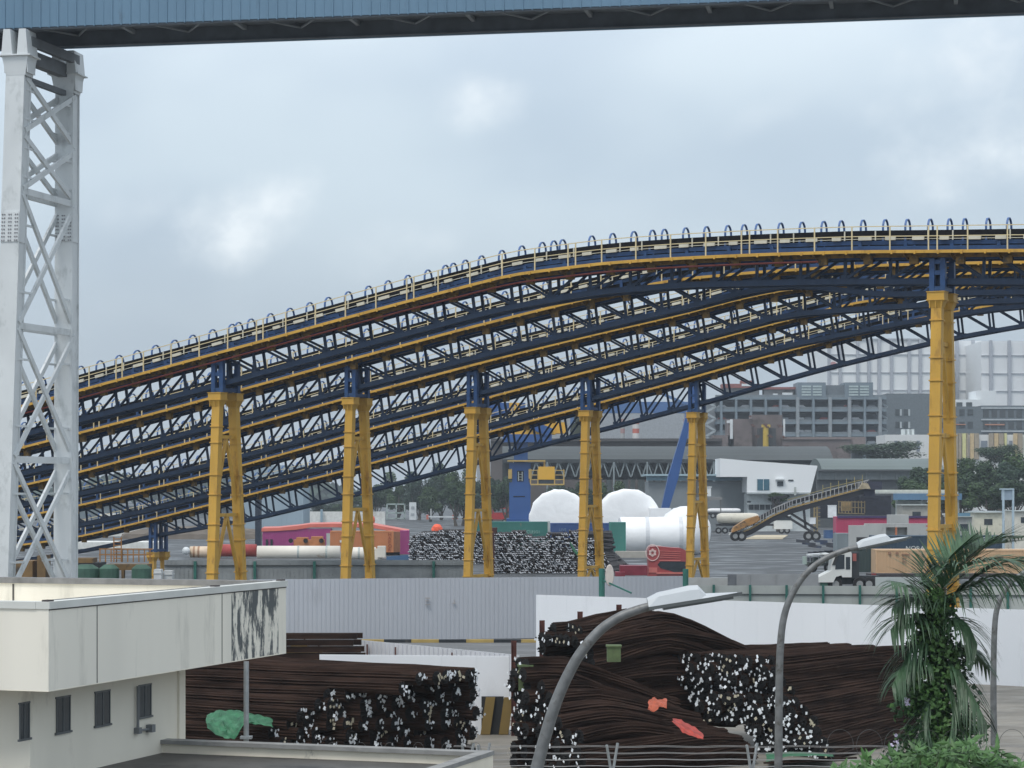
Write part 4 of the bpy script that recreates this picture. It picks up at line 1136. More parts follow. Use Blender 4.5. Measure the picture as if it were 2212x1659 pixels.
mb.add([(X1, D0 - 8, zb_), (X2, D0 - 6.2, zb_), (X2, D0 - 6.2, zt_), (X1, D0 - 8, zt_), (X1, D0 - 5.6, zb_), (X1, D0 - 5.6, zt_)], [(0, 1, 2, 3), (1, 4, 5, 2), (0, 3, 5, 4), (2, 5, 3), (0, 4, 1)])
mb.build('end_door', M('orange_end', (.36, .14, .06), .6, var=.15), c)
writing('HAPOR', 838, 1158, D0 - 8.06, .62, M('orange_lettering', (.30, .07, .03), .7), c, vert=True)
mb = MB(); bx(mb, 734, 1167, 739, 1172, D0 - 8.1, .08); mb.build('notice', m_white, c)
mb = MB(); bx(mb, 820, 1193, 862, 1203, D0 - 7.6, 2); tag(mb.build('support_block', m_belt), 'black block under the right end of the orange container', 'block')
container('narrow magenta container end between the orange container and the left bar stack', 864, 883, 1146, 1201, D0 - 2, (.32, .05, .19))
c = container('long green container behind the left and right far bar stacks', 1010, 1186, 1127, 1186, 300, (.035, .17, .145))
for (x, y, s_, t) in ((1120, 1152, .55, 'CGSCU'), (1148, 1152, .5, '22G1'), (1148, 1168, .5, '30480'), (1148, 1176, .45, '2200')): writing(t, x, y, 299.9, s_, M('faint_green_lettering', (.30, .48, .42), .6), c)
mb = MB(); bx(mb, 1183, 1126, 1188, 1180, 299.8, .2); mb.build('corner_post', m_pale, c)
c = container('royal blue container behind the right far bar stack', 1189, 1316, 1130, 1186, 296, (.03, .075, .22))
for (x, y, s_, t) in ((1196, 1162, .6, 'GLD'), (1208, 1147, .5, 'LIVE'), (1292, 1150, .6, 'II')): writing(t, x, y, 295.9, s_, M('faint_blue_lettering', (.16, .24, .36), .6), c)
c = container('green container end to the right of the royal blue container', 1317, 1352, 1128, 1195, 288, (.045, .20, .17))
for (x, y, s_, t) in ((1325, 1142, .45, 'EMCU'), (1325, 1160, .45, '45G')): writing(t, x, y, 289.9, s_, m_let, c)
c = container('long dark navy container at the right, above the beige one', 1886, 2165, 1157, 1190, 216, (.035, .065, .10))
writing('NORA', 1956, 1189.5, 215.9, .62, m_let, c); writing('P', 2122, 1172, 215.9, .7, m_let, c)
c = container('pale beige container behind the white truck cab and the palm', 1891, 2240, 1187, 1240, 200, (.62, .42, .25), dirt=(.35, .22, .14))
mb = MB()
for x in (1919, 1935): bx(mb, x, 1192, x + 6, 1197, 199.9, .1)
bx(mb, 1948, 1196, 1965, 1198.5, 199.9, .1); bx(mb, 1949, 1205, 1958, 1206.5, 199.9, .1); bx(mb, 1949, 1212, 1957, 1213, 199.9, .1)
mb.build('marking', M('beige_marking', (.35, .20, .13), .8), c)
container('dark green box container directly behind the white truck cab', 1836, 1886, 1185, 1236, 206, (.045, .07, .07))
c = container('bright pink long container on the far right of the yard, behind the concrete frame', 1806, 2020, 1116, 1152, 262, (.45, .06, .13))
mb = MB(); bx(mb, 1809, 1114.5, 2015, 1119, 261.9, .2); mb.build('header', M('purple_band', (.06, .04, .12), .6), c)
c = container('blue-grey container under the left end of the pink container', 1806, 1838, 1152, 1192, 255, (.22, .26, .28))
# pipes and cylinders in front of the containers
def cyl(label, x0, x1, yc, r_px, d, mat, name='steel_pipe', cat='pipe', bands=(), bandmat=None, n=24, grp=None, tilt=0, ends=True):
    r = r_px * d / F; a = at(x0, yc, d); b = at(x1, yc + tilt, d)
    o = thing(name, label, cat, ((a + b) / 2) - UP * r, grp)
    mb = MB(); mb.tube([a, b], r, n); ob = mb.build('shell', mat, o, False)
    for p in ob.data.polygons: p.use_smooth = len(p.vertices) == 4
    if bands:
        mb = MB()
        for x in bands:
            c = at(x, yc + tilt * (x - x0) / (x1 - x0), d); ax = (b - a).normalized()
            mb.tube([c - ax * .12, c + ax * .12], r * 1.03, n)
        mb.build('band', bandmat or m_pale, o)
    return o
m_pipew = M('cream_pipe', (.74, .70, .62), .5, var=.06, vs=.4, dirt=(.5, .33, .2), ds=.5, dt=.62)
cyl('long white pipe lying behind the grey yard fence, right of the red one', 556, 735, 1194, 15, 285, m_pipew, bands=(645, 706))
cyl('short white pipe with a grey stripe between the legs of the second yellow trestle', 742, 812, 1196, 14, 280, m_pipew, bands=(776,))
cyl('red pipe lying between the cream pipe and the long white pipe', 474, 554, 1189, 13.5, 286, M('red_pipe_shell', (.38, .06, .055), .6))
cyl('cream pipe with brown rings left of the red pipe', 411, 472, 1193, 13, 288, M('peach_pipe', (.66, .52, .38), .5), bands=(420, 430, 460), bandmat=M('brown_ring', (.35, .2, .12), .6))
mb = MB(); p = at(402, 1190, 287); mb.ball(p, .5, .5, .5); tag(mb.build('white_ball', m_white), 'small white round cap at the left end of the cream pipe', 'cap')
mb = MB(); bx(mb, 803, 1186, 824, 1216, 279, 2); bx(mb, 815, 1180, 832, 1204, 278.6, 2); bx(mb, 796, 1198, 804, 1216, 279, 1.5)
tag(mb.build('white_machine', m_pipew), 'cream boxy machine in front of the orange container', 'machine')
mb = MB()
for i in range(6):
    mb.beam(at(835, 1214 - i * 2.2, 268 + i), at(932 - i * 5, 1209 - i * 2.2, 268 + i), .35, .12)
mb.box(gx(835, 270), gx(925, 270), 270, 274, 0, gz(1214, 270))
tag(mb.build('blue_girders', M('blue_girder', (.05, .13, .26), .6)), 'low stack of blue girders before the left far bar stack', 'girders')
T = thing('orange_skip', 'small orange machine with dark pulleys in front of the magenta container', 'machine', at(660, 1180, 298))
mb = MB(); bx(mb, 634, 1166, 700, 1182, 298, 2); bx(mb, 640, 1161, 664, 1166, 298, 2); bx(mb, 672, 1159, 696, 1166, 298, 2); mb.build('body', M('machine_orange', (.52, .20, .07), .6, var=.15), T)
mb = MB()
for x in (628, 660, 694): c_ = at(x, 1168, 297.7); mb.tube([c_, c_ + Y * .4], .3, 10)
mb.build('pulley', m_tyre, T)
# far bar stacks: thousands of ends, one mass each
def far_stack(label, x0, x1, top, d, side=None, seed=1):
    rr = random.Random(seed); mb = MB(); X0, X1 = gx(x0, d), gx(x1, d)
    p = .235; nx = int((X1 - X0) / p)
    for i in range(nx):
        x = X0 + i * p; xp = CX + x * F / d; ht = gz(interp(top, xp), d); nz = int(ht / (p * .9))
        for k in range(nz):
            z = .1 + k * p * .9 + rr.uniform(-.03, .03); xx = x + rr.uniform(-.05, .05) + (k % 2) * p / 2; y = d + rr.uniform(-.25, .25)
            mb.cur = 0; mb.tube([(xx, y, z), (xx + .2, y + (1.6 if k < nz - 2 else 9), z)], p * .52, 5)
            if rr.random() < .74:
                mb.cur = 1; a = rr.uniform(-.9, .2); w, h = rr.uniform(.06, .17), rr.uniform(.035, .065)
                ux = Vector((math.cos(a), 0, math.sin(a))); uz = Vector((-math.sin(a), 0, math.cos(a)))
                mb.frame((xx, y - .02, z), ux, Y, uz, -w, w, -.02, 0, -h, h)
    mb.cur = 0
    ob = mb.build('bar_stack', [M('far_bar_steel', (.022, .015, .014), .8, var=.4), M('far_white_ends', (.62, .64, .68), .6, var=.3, vs=3)])
    tag(ob, label, 'steel bars'); ob['kind'] = 'stuff'; return ob
far_stack('far stack of steel bars with white ends, left of the third yellow trestle', 884, 1058, [(884, 1160), (900, 1150), (925, 1147), (970, 1144), (1010, 1146), (1040, 1147), (1058, 1152)], 262, seed=3)
far_stack('wider far stack of steel bars with white ends, sinking in the middle', 1068, 1318, [(1068, 1152), (1080, 1148), (1130, 1147), (1150, 1160), (1170, 1160), (1190, 1148), (1215, 1150), (1235, 1146), (1262, 1150), (1280, 1165), (1300, 1185), (1318, 1225)], 232, seed=5)
mb = MB()
for k in range(26):
    z = .2 + k * .155; x = gx(1262 + max(0, 12 - k) * 3.0, 234)
    mb.tube([(x, 234 + (k % 3) * .2, z), (x + 2.6 + ui(-.3, .3), 236.5, z + ui(-.1, .1) - .04 * k * .2), (x + 3.4 - k * .03, 239, z - .15)], .16, 6)
    mb.tube([(x + .3, 234.6, z), (x + 2.9 + ui(-.3, .3), 237, z), (x + 3.5 - k * .03, 240, z - .1)], .16, 6)
tag(mb.build('grey_bar_heap', M('grey_bars', (.055, .052, .055), .8, var=.3, dirt=(.10, .09, .09), ds=1, dt=.55)), 'sagging dark grey bars at the right side of the wider far stack', 'steel bars')
mb = MB()
for (x, yt, yb, d) in ((1063, 1143, 1238, 231), (1020, 1140, 1160, 262)): bx(mb, x - 4, yt, x + 5, yb, d - .8, .5)
bx(mb, 1052, 1140, 1074, 1237, 233, 2)
tag(mb.build('rusty_upright', M('rust_upright', (.06, .022, .02), .8, var=.4)), 'dark rusty upright between the two far bar stacks', 'post')
tarp('small green cloth hanging on the wider far bar stack', m_tarp, [(1231, 1170, 1176), (1240, 1182, 1195), (1250, 1196, 1204)], 230.5, 231, .3, 8, 4)
# white shrink-wrapped drums
m_wrap = M('white_shrink_wrap', (.90, .91, .92), .38, var=.03, vs=.5, bump=.9, bs=1.3)
def wrapped(label, x0, x1, yt, d, depth, seed, dome=0):
    rr = random.Random(seed); r = (x1 - x0) / 2 * d / F; cx_ = gx((x0 + x1) / 2, d); zc = gz(yt, d) - r
    mb = MB(); n = 44; rings = [(-dome, .12), (-dome * .93, .35), (-dome * .75, .6), (-dome * .4, .82), (0, .94), (.15, .99), (.6, 1.0), (depth - .5, .99), (depth, .95)]
    jt = [1 + (.012 * math.sin(k * 2.1 + seed) + rr.uniform(-.010, .014)) for k in range(n)]
    for (dy, f) in rings:
        for k in range(n):
            a = 2 * math.pi * k / n; j = jt[k] if f > .9 else 1
            mb.v.append(Vector((cx_ + r * f * j * math.cos(a), d + dy + (rr.uniform(-.05, .05) if f > .5 else 0), zc + r * f * j * math.sin(a))))
    for i in range(len(rings) - 1):
        for k in range(n): mb.face([i * n + k, i * n + (k + 1) % n, (i + 1) * n + (k + 1) % n, (i + 1) * n + k])
    mb.face(list(range(n))); mb.face([(len(rings) - 1) * n + k for k in range(n)])
    for v in mb.v: v.z = max(v.z, .02)
    ob = mb.build('wrapped_drum', m_wrap); ob.data.polygons.foreach_set('use_smooth', [True] * len(ob.data.polygons)); tag(ob, label, 'wrapped drum', 'huge white wrapped drums'); return ob
wrapped('huge white wrapped drum directly right of the blue crane column', 1143, 1271, 1057, 330, 7, 1, .2)
wrapped('huge white wrapped drum with a scalloped rim, right of the fourth yellow trestle', 1286, 1430, 1056, 322, 8, 2, .25)
wrapped('smaller bulging white wrapped drum behind the fifth yellow trestle, at the end of the cylinder', 1430, 1537, 1094, 303.5, 6, 3, .8)
mb = MB(); bx(mb, 1424, 1117, 1500, 1140, 306, 5); bx(mb, 1405, 1098, 1450, 1117, 318, 4)
tag(mb.build('wrapped_crate', m_wrap), 'white wrapped boxy load rising between the drums and over the cylinder', 'wrapped load')
mb = MB()
a = at(1338, 1158, 298); b = at(1506, 1158, 299); r = 41 * 299 / F; n = 40
o = thing('wrapped_cylinder', 'long white wrapped cylinder lying in front of the wrapped drums', 'wrapped cylinder', (a + b) / 2 - UP * r)
mb.tube([a, a + (b - a) * .02, a + (b - a) * .33, a + (b - a) * .66, b], [r * .96, r, r, r, r], n); ob = mb.build('shell', m_wrap, o)
for p in ob.data.polygons: p.use_smooth = len(p.vertices) == 4
mb = MB()
for t in (.35, .78): c_ = a + (b - a) * t; mb.tube([c_ - X * .25, c_ + X * .25], r * 1.015, n)
mb.build('strap', M('strap_grey', (.66, .68, .71), .5), o)
for (xx0, yy0, xx1, yy1, dd, ll) in ((1330, 1192, 1440, 1205, 286, 'long pale concrete sleeper under the white wrapped cylinder'), (1404, 1180, 1430, 1200, 279, 'short squarish concrete block left of the red truck cab roof')):
    mb = MB(); bx(mb, xx0, yy0, xx1, yy1, dd, 2.0); bx(mb, xx0 + 1.5, yy0 - 1, xx1 - 1.5, yy0, dd + .1, 1.8)
    tag(mb.build('concrete_sleeper', M('sleeper', (.38, .36, .32), .85, var=.1)), ll, 'sleeper')
# wheels helper
def wheel(parent, c, r, w=.3, hub=True, axis=Y, mat=None):
    mb = MB(); mb.tube([c - axis * w / 2, c - axis * w * .35, c + axis * w * .35, c + axis * w / 2], [r * .9, r, r, r * .9], 20); wo = mb.build('wheel', mat or m_tyre, parent)
    mb = MB(); mb.tube([c - axis * (w / 2 + .03), c - axis * (w / 2 - .05)], r * .5, 14); mb.build('rim', M('rim_grey', (.30, .31, .31), .5), wo)
    return wo
# red truck cab with a round emblem
D = 214; P = lambda x, y, dy=0: at(x, y, D) + Y * dy
T = thing('red_truck', 'red truck cab with a round pale emblem on its side, beside the fifth yellow trestle', 'truck', (gx(1440, D), D, 0))
mb = MB()
prof = [(1401, 1252), (1401, 1190), (1404, 1181), (1420, 1180), (1450, 1183), (1470, 1184), (1484, 1190), (1492, 1204), (1494, 1252)]
ring = [P(x, y) for x, y in prof]; ring2 = [P(x, y, 2.3) for x, y in prof]
k = len(prof); mb.add([*ring, *ring2], [tuple(range(k)), tuple(range(k, 2 * k))] + [(i, (i + 1) % k, k + (i + 1) % k, k + i) for i in range(k)])
m_rtruck = M('truck_red', (.36, .070, .072), .4, var=.08, vs=.8)
mb.build('cab', m_rtruck, T)
mb = MB(); mb.prism([(0, 0), (2.35, 0), (2.35, -1.35), (.9, -.85), (.05, -.62), (-.25, -.3)], X, UP, P(1426, 1213, -.03), Y, .05); wd = mb.build('window', m_glassd, T)
mb = MB()
for i in range(4): mb.beam(P(1424, 1190 + i * 4.5, -.03), P(1470, 1192 + i * 4.5, -.03), .03, .05)
mb.beam(P(1424, 1211, -.04), P(1470, 1211, -.04), .04, .08); mb.build('trim', M('truck_red_trim', (.66, .20, .18), .4), T)
mb = MB(); c = P(1409.5, 1194, -.04); rr_ = .62
pts = [c + X * rr_ * math.cos(2 * math.pi * i / 28) + UP * (rr_ * 1.18 * math.sin(2 * math.pi * i / 28)) for i in range(29)]
mb.tube(pts, .045, 5, False)
for i in range(6):
    a_ = i * math.pi / 3 + .5; ux = Vector((math.cos(a_), 0, math.sin(a_))); uy = Vector((-math.sin(a_), 0, math.cos(a_)))
    mb.prism([(.12, -.10), (.26, -.15), (.40, 0), (.26, .15), (.12, .10)], ux, uy, c, Y, .03)
mb.build('emblem', M('emblem_pale', (.74, .55, .52), .5), T)
mb = MB(); bx(mb, 1402, 1226, 1420, 1237, D - .05, .05); bx(mb, 1418, 1236, 1478, 1240, D - .12, .1); mb.build('panel', M('truck_red_panel', (.58, .17, .15), .4), T)
for x in (1420, 1475): wheel(T, P(x, 1243, .3), .5)
mb = MB(); bx(mb, 1340, 1222, 1398, 1243, 222, 2.4); bx(mb, 1330, 1236, 1350, 1246, 221, 2.4)
tag(mb.build('red_skip', M('dark_red_box', (.22, .03, .05), .5, var=.2)), 'low dark red steel box left of the red truck cab', 'skip')
# white truck cab on a low trailer
D = 186; P = lambda x, y, dy=0: at(x, y, D) + Y * dy
T = thing('white_truck', 'white truck cab facing left in front of the beige container', 'truck', (gx(1810, D), D, 0))
m_wt = M('truck_white', (.76, .77, .74), .35, var=.04)
mb = MB(); k = 0
prof = [(1768, 1258), (1768, 1247), (1782, 1240), (1796, 1233), (1800, 1200), (1806, 1194), (1838, 1191), (1840, 1196), (1840, 1247), (1820, 1247), (1818, 1243), (1806, 1246), (1800, 1258)]
k = len(prof); ring = [P(x, y) for x, y in prof]; ring2 = [P(x, y, 2.2) for x, y in prof]
mb.add([*ring, *ring2], [tuple(range(k)), tuple(range(k, 2 * k))] + [(i, (i + 1) % k, k + (i + 1) % k, k + i) for i in range(k)]); mb.build('cab', m_wt, T)
mb = MB(); mb.prism([(0, 0), (.75, .05), (.75, 1.2), (.12, 1.15)], X, UP, P(1804, 1230, -.03), Y, .04); mb.prism([(0, 0), (.35, 0), (.35, 1.0), (0, 1.0)], X, UP, P(1827, 1230, -.03), Y, .04)
mb.build('window', m_glassd, T)
mb = MB(); mb.prism([(0, 0), (.28, .0), (.5, .75), (.3, .75)], X, UP, P(1797, 1221, -.06), Y, .04); mb.build('mirror', M('mirror_black', (.03, .03, .03), .5), T)
mb = MB(); bx(mb, 1778, 1196, 1802, 1199, D + .2, 1.8); mb.build('visor', m_wt, T)
mb = MB(); bx(mb, 1841, 1193, 1856, 1250, D + .3, 1.8); bx(mb, 1786, 1244, 1900, 1262, D + .5, 1.4); mb.build('chassis', M('chassis_dark', (.035, .04, .045), .7, var=.4, vs=2), T)
mb = MB(); bx(mb, 1842, 1196, 1850, 1212, D + .2, .2); mb.build('marker_board', M('marker_red', (.40, .12, .10), .6), T)
mb = MB(); bx(mb, 1772, 1256, 1788, 1272, D + .1, .4); bx(mb, 1846, 1254, 1860, 1262, D + .2, .3); mb.build('fender', M('fender_green', (.04, .12, .08), .5), T)
for x in (1806, 1858, 1878): wheel(T, P(x, 1262, .3), .55)
wheel(T, P(1806, 1262, 2), .55)
T2 = thing('flatbed_trailer', 'low dark flatbed trailer under the beige container', 'trailer', (gx(1950, 196), 196, 0))
mb = MB(); bx(mb, 1880, 1240, 2200, 1246, 197, 2.4); bx(mb, 1870, 1246, 2100, 1251, 196, .4); mb.build('bed', M('trailer_dark', (.05, .045, .05), .7, var=.3), T2)
mb = MB(); bx(mb, 1884, 1239, 1893, 1247, 196.4, .5); mb.build('marker_lamp', M('trailer_red', (.25, .03, .03), .6), T2)
for x in (1925, 1950, 1980): wheel(T2, at(x, 1256, 197), .5)
# small open-cab loader behind the white truck
D = 214; T = thing('yard_loader', 'small dark open-cab loader with a white canopy, left of the white truck', 'loader', (gx(1765, D), D, 0))
mb = MB(); bx(mb, 1743, 1214, 1800, 1222, D, 1.8); bx(mb, 1760, 1204, 1790, 1214, D, 1.6); mb.build('body', M('loader_dark', (.09, .11, .10), .7, var=.3), T)
mb = MB(); mb.beam(at(1744, 1199, D), at(1786, 1196, D), 1.8, .16); mb.build('canopy', m_white, T)
mb = MB(); bx(mb, 1735, 1202, 1743, 1219, D, .6); mb.build('tank', M('loader_tank', (.40, .50, .46), .6), T)
mb = MB()
for x in (1750, 1768, 1783): mb.beam(at(x, 1199, D), at(x, 1215, D), .07, .07)
mb.build('canopy_post', m_white, T)
for x in (1755, 1790): wheel(T, at(x, 1226, D), .45)
# grey concrete frame pieces behind the navy container
T = thing('precast_stack', 'stacked grey precast concrete frames with square openings, right of centre', 'precast concrete', (gx(1920, 245), 245, 0))
mb = MB()
for (x0, y0, x1, y1) in ((1836, 1135, 1914, 1160), (1914, 1135, 1960, 1139), (1914, 1157, 1960, 1160), (1960, 1135, 2000, 1160), (2000, 1138, 2012, 1160), (1836, 1160, 1850, 1205), (1870, 1131, 2012, 1135)): bx(mb, x0, y0, x1, y1, 245, 1.2)
bx(mb, 1914, 1135, 2000, 1160, 245.9, .3); bx(mb, 1922, 1112, 1963, 1131, 250, 2); mb.build('precast_piece', m_conc, T)
mb = MB(); bx(mb, 1934, 1139, 1938, 1157, 244.9, .2); mb.build('orange_bar', M('orange_bar', (.45, .16, .08), .6), T)
mb = MB(); bx(mb, 1850, 1161, 1876, 1195, 248, 2); mb.build('dark_recess', M('recess_dark', (.035, .035, .035), .8), T)
mb = MB(); bx(mb, 1852, 1171, 1862, 1188, 247.8, .1); mb.build('notice', m_pale, T)
# the inclined mobile stacker conveyor
D = 345; T = thing('mobile_stacker', 'black and yellow inclined mobile conveyor standing in the yard, rising to the right', 'conveyor', (gx(1700, D), D, 0))
path = [(1592, 1148), (1622, 1136), (1668, 1109), (1710, 1091), (1780, 1072), (1850, 1053), (1876, 1047)]
P3 = [at(x, y, D) for x, y in path]
mb = MB()
for a, b in zip(P3[:-1], P3[1:]): mb.beam(a - UP * .35, b - UP * .35, 1.2, .22)
mb.build('side_beam', M('stacker_yellow', (.42, .27, .08), .6, var=.15), T)
mb = MB()
for a, b in zip(P3[:-1], P3[1:]): mb.beam(a + UP * .35, b + UP * .35, 1.0, .55); mb.beam(a - UP * .9, b - UP * .9, .9, .7)
mb.build('belt', M('stacker_black', (.018, .018, .024), .7), T)
mb = MB()
tot = 46
for i in range(tot):
    t = i / tot * (len(P3) - 1); k = int(t); p = P3[k].lerp(P3[k + 1], t - k); mb.box(p.x - .05, p.x + .05, D - .75, D - .65, p.z - .3, p.z + .75)
for a, b in zip(P3[2:-1], P3[3:]): mb.beam(a + UP * .72 - Y * .7, b + UP * .72 - Y * .7, .06, .12)
mb.build('idler_frame', M('idler_grey', (.40, .40, .40), .5), T)
mb = MB()
for i in range(6):
    a = at(1776 + i * 17, 1066 - i * 4.3, D) - Y * .8; mb.beam(a, a + UP * 1.3, .07, .07)
mb.beam(at(1776, 1056, D) - Y * .8, at(1862, 1036, D) - Y * .8, .07, .07); mb.beam(at(1700, 1080, D) - Y * .8, at(1776, 1058, D) - Y * .8, .07, .07)
mb.build('handrail', M('stacker_rail', (.42, .34, .12), .6), T)
mb = MB(); mb.prism([(0, 0), (1.6, .6), (3.6, 1.5), (4.2, 1.8), (3.9, 2.5), (2.2, 2.0), (.3, .8)], X, UP, at(1580, 1150, D) - Y * 1.2, Y, 2.4)
mb.build('hopper', M('hopper_orange', (.36, .18, .05), .7, var=.35, vs=1.5, dirt=(.05, .04, .03), ds=1.2, dt=.5), T)
mb = MB()
for (x0, y0, x1, y1) in ((1690, 1110, 1755, 1150), (1700, 1104, 1765, 1144), (1655, 1120, 1612, 1150), (1755, 1150, 1762, 1160), (1735, 1085, 1740, 1140), (1668, 1075, 1674, 1105), (1678, 1075, 1688, 1100), (1668, 1076, 1700, 1072)): mb.beam(at(x0, y0, D), at(x1, y1, D), .3, .35)
mb.build('support_leg', M('stacker_leg', (.03, .03, .035), .7), T)
for x in (1588, 1602, 1746, 1762): wheel(T, at(x, 1158, D - .6), .75, .5)
mb = MB(); bx(mb, 1872, 1040, 1905, 1058, D - 1, 3); bx(mb, 1866, 1058, 1890, 1072, D - .5, 2.5); mb.build('head_chute', M('chute_navy', (.03, .032, .055), .7, var=.2), T)
mb = MB(); mb.prism([(0, 0), (1.8, .0), (1.4, .8), (.6, .9)], X, UP, at(1852, 1056, D) - Y * 1.2, Y, 1.0); mb.build('motor', M('motor_tan', (.36, .30, .20), .7, var=.3, vs=2), T)
# gantry-like dark machine below the stacker head
T = thing('sorting_machine', 'dark navy sorting machine with yellow railings below the stacker head', 'machine', (gx(1850, 350), 350, 0))
mb = MB(); bx(mb, 1795, 1072, 1860, 1112, 352, 4); bx(mb, 1860, 1070, 1925, 1113, 350, 5); bx(mb, 1772, 1085, 1800, 1120, 352, 3); mb.build('housing', M('navy_housing', (.022, .025, .04), .7, var=.3), T)
mb = MB()
for x in range(1812, 1870, 7): mb.beam(at(x, 1082, 348), at(x, 1108, 348), .12, .12)
for y in (1083, 1095, 1108): mb.beam(at(1810, y, 348), at(1868, y + 2, 348), .12, .12)
for x in (1759, 1765): mb.beam(at(x, 1075, 349), at(x, 1150, 349), .22, .22)
for y in range(1080, 1150, 9): mb.beam(at(1758, y, 349), at(1772, y, 349), .1, .1)
mb.build('railing', M('machine_rail', (.33, .26, .14), .7), T)
mb = MB(); bx(mb, 1818, 1084, 1838, 1104, 348.5, .8); mb.build('motor', M('motor_ochre', (.40, .28, .14), .7, var=.2), T)
for (x0, y0, x1, y1, d, cc, nm, lab, cat) in (
  (1789, 1092, 1807, 1118, 330, (.78, .80, .82), 'white_sign_board', 'tall white panel left of the sorting machine', 'panel'),
  (1750, 1119, 1762, 1132, 320, (.78, .80, .82), 'white_sign_board', 'small square white notice with faint print, under the stacker', 'sign'),
  (1783, 1146, 1804, 1163, 330, (.05, .11, .24), 'blue_bin', 'blue bin at the left end of the pink container', 'bin'),
  (1575, 1151, 1600, 1156, 352, (.70, .70, .66), 'pale_plank', 'pale plank on the ground left of the stacker wheels', 'plank')):
    mb = MB(); bx(mb, x0, y0, x1, y1, d, .5 if cat != 'bin' else 2); bx(mb, x0 - .5, y0 - .8, x1 + .5, y0 + .6, d - .05, .6)
    tag(mb.build(nm, M('p_' + nm, cc, .6)), lab, cat)
mb = MB(); z = .05; pts = [(1609, 1165), (1690, 1165), (1702, 1157), (1633, 1157)]
g_ = [Vector((gx(x, gd(y)), gd(y), .004)) for x, y in pts]; mb.add(g_ + [v + UP * .12 for v in g_], [(0, 1, 2, 3), (4, 5, 6, 7), (0, 1, 5, 4), (1, 2, 6, 5), (2, 3, 7, 6), (3, 0, 4, 7)])
tag(mb.build('plywood_sheet', M('plywood', (.52, .45, .32), .8, var=.1)), 'pale yellow boards lying flat on the asphalt under the stacker', 'boards')
mb = MB()
for k in range(9):
    x = 1720 + k * 13; mb.beam(at(x, 1168 + (k % 3) * 5, 300 + k), at(x + 28, 1170 + (k % 3) * 6, 300 + k), .6, .35)
for k in range(6): mb.beam(at(1745 + k * 12, 1196 - k, 262), at(1790 + k * 8, 1198 - k, 262), .8, .45)
mb.box(gx(1745, 263), gx(1850, 263), 263, 266, 0, .7)
tag(mb.build('scrap_heap', M('scrap_dark', (.06, .065, .08), .7, var=.5, vs=.8, dirt=(.03, .06, .14), ds=.4, dt=.5)), 'low untidy heap of dark scrap steel left of the concrete frames', 'scrap')
# tanker / mixer trucks
def tanker(label, x0, x1, yt, yb, yw, d, col, cab=None, cabx=None, wheels=(), facing=1):
    T = thing('tanker_truck', label, 'truck', (gx((x0 + x1) / 2, d), d, 0), 'white tanker trucks in the yard')
    r = (yb - yt) / 2 * d / F; a = at(x0, (yt + yb) / 2, d + 1.2); b = at(x1, (yt + yb) / 2, d + 1.2); L = (b - a)
    mb = MB(); mb.tube([a, a + L * .03, a + L * .12, a + L * .88, a + L * .97, b], [r * .3, r * .8, r, r, r * .8, r * .3], 16); mb.build('tank', M('tank_%d' % int(x0), col, .35, var=.06, dirt=(.4, .36, .3), ds=.6, dt=.6), T, True)
    mb = MB(); bx(mb, min(x0, cabx[0] if cabx else x0), yb, max(x1, cabx[1] if cabx else x1), yb + 4, d + .4, 1.8); mb.build('chassis', m_tyre, T)
    if cabx:
        mb = MB(); A_, B_ = cabx; mid = A_ + (B_ - A_) * .85; prof = [(A_, yw - 3), (A_, cab), (mid, cab), (B_, cab + (yw - cab) * .5), (B_, yw - 3)]
        k = len(prof); ring = [at(x, y, d) for x, y in prof]; ring2 = [v + Y * 2.3 for v in ring]
        mb.add(ring + ring2, [tuple(range(k)), tuple(range(k, 2 * k))] + [(i, (i + 1) % k, k + (i + 1) % k, k + i) for i in range(k)]); mb.build('cab', m_wt, T)
        mb = MB(); bx(mb, A_ + 4, cab + 3, B_ - 3, cab + 12, d - .04, .05); mb.build('window', m_glassd, T)
    for x in wheels: wheel(T, at(x, yw, d + .2), .55)
    return T
tanker('white drum mixer truck parked left of the stacker, its cab hidden behind it', 1548, 1640, 1108, 1132, 1146, 400, (.66, .62, .52), 1112, (1672, 1712), (1552, 1566, 1582, 1688, 1700))
tanker('white tanker truck at the far side, under the low canopy beside the grey shed', 1528, 1600, 1098, 1108, 1114, 460, (.78, .78, .78), None, None, (1540, 1550, 1590))
cyl('small white tank end peeping out right of the tall yellow trestle', 2044, 2062, 1137, 17, 280, m_white, 'white_tank', 'tank')
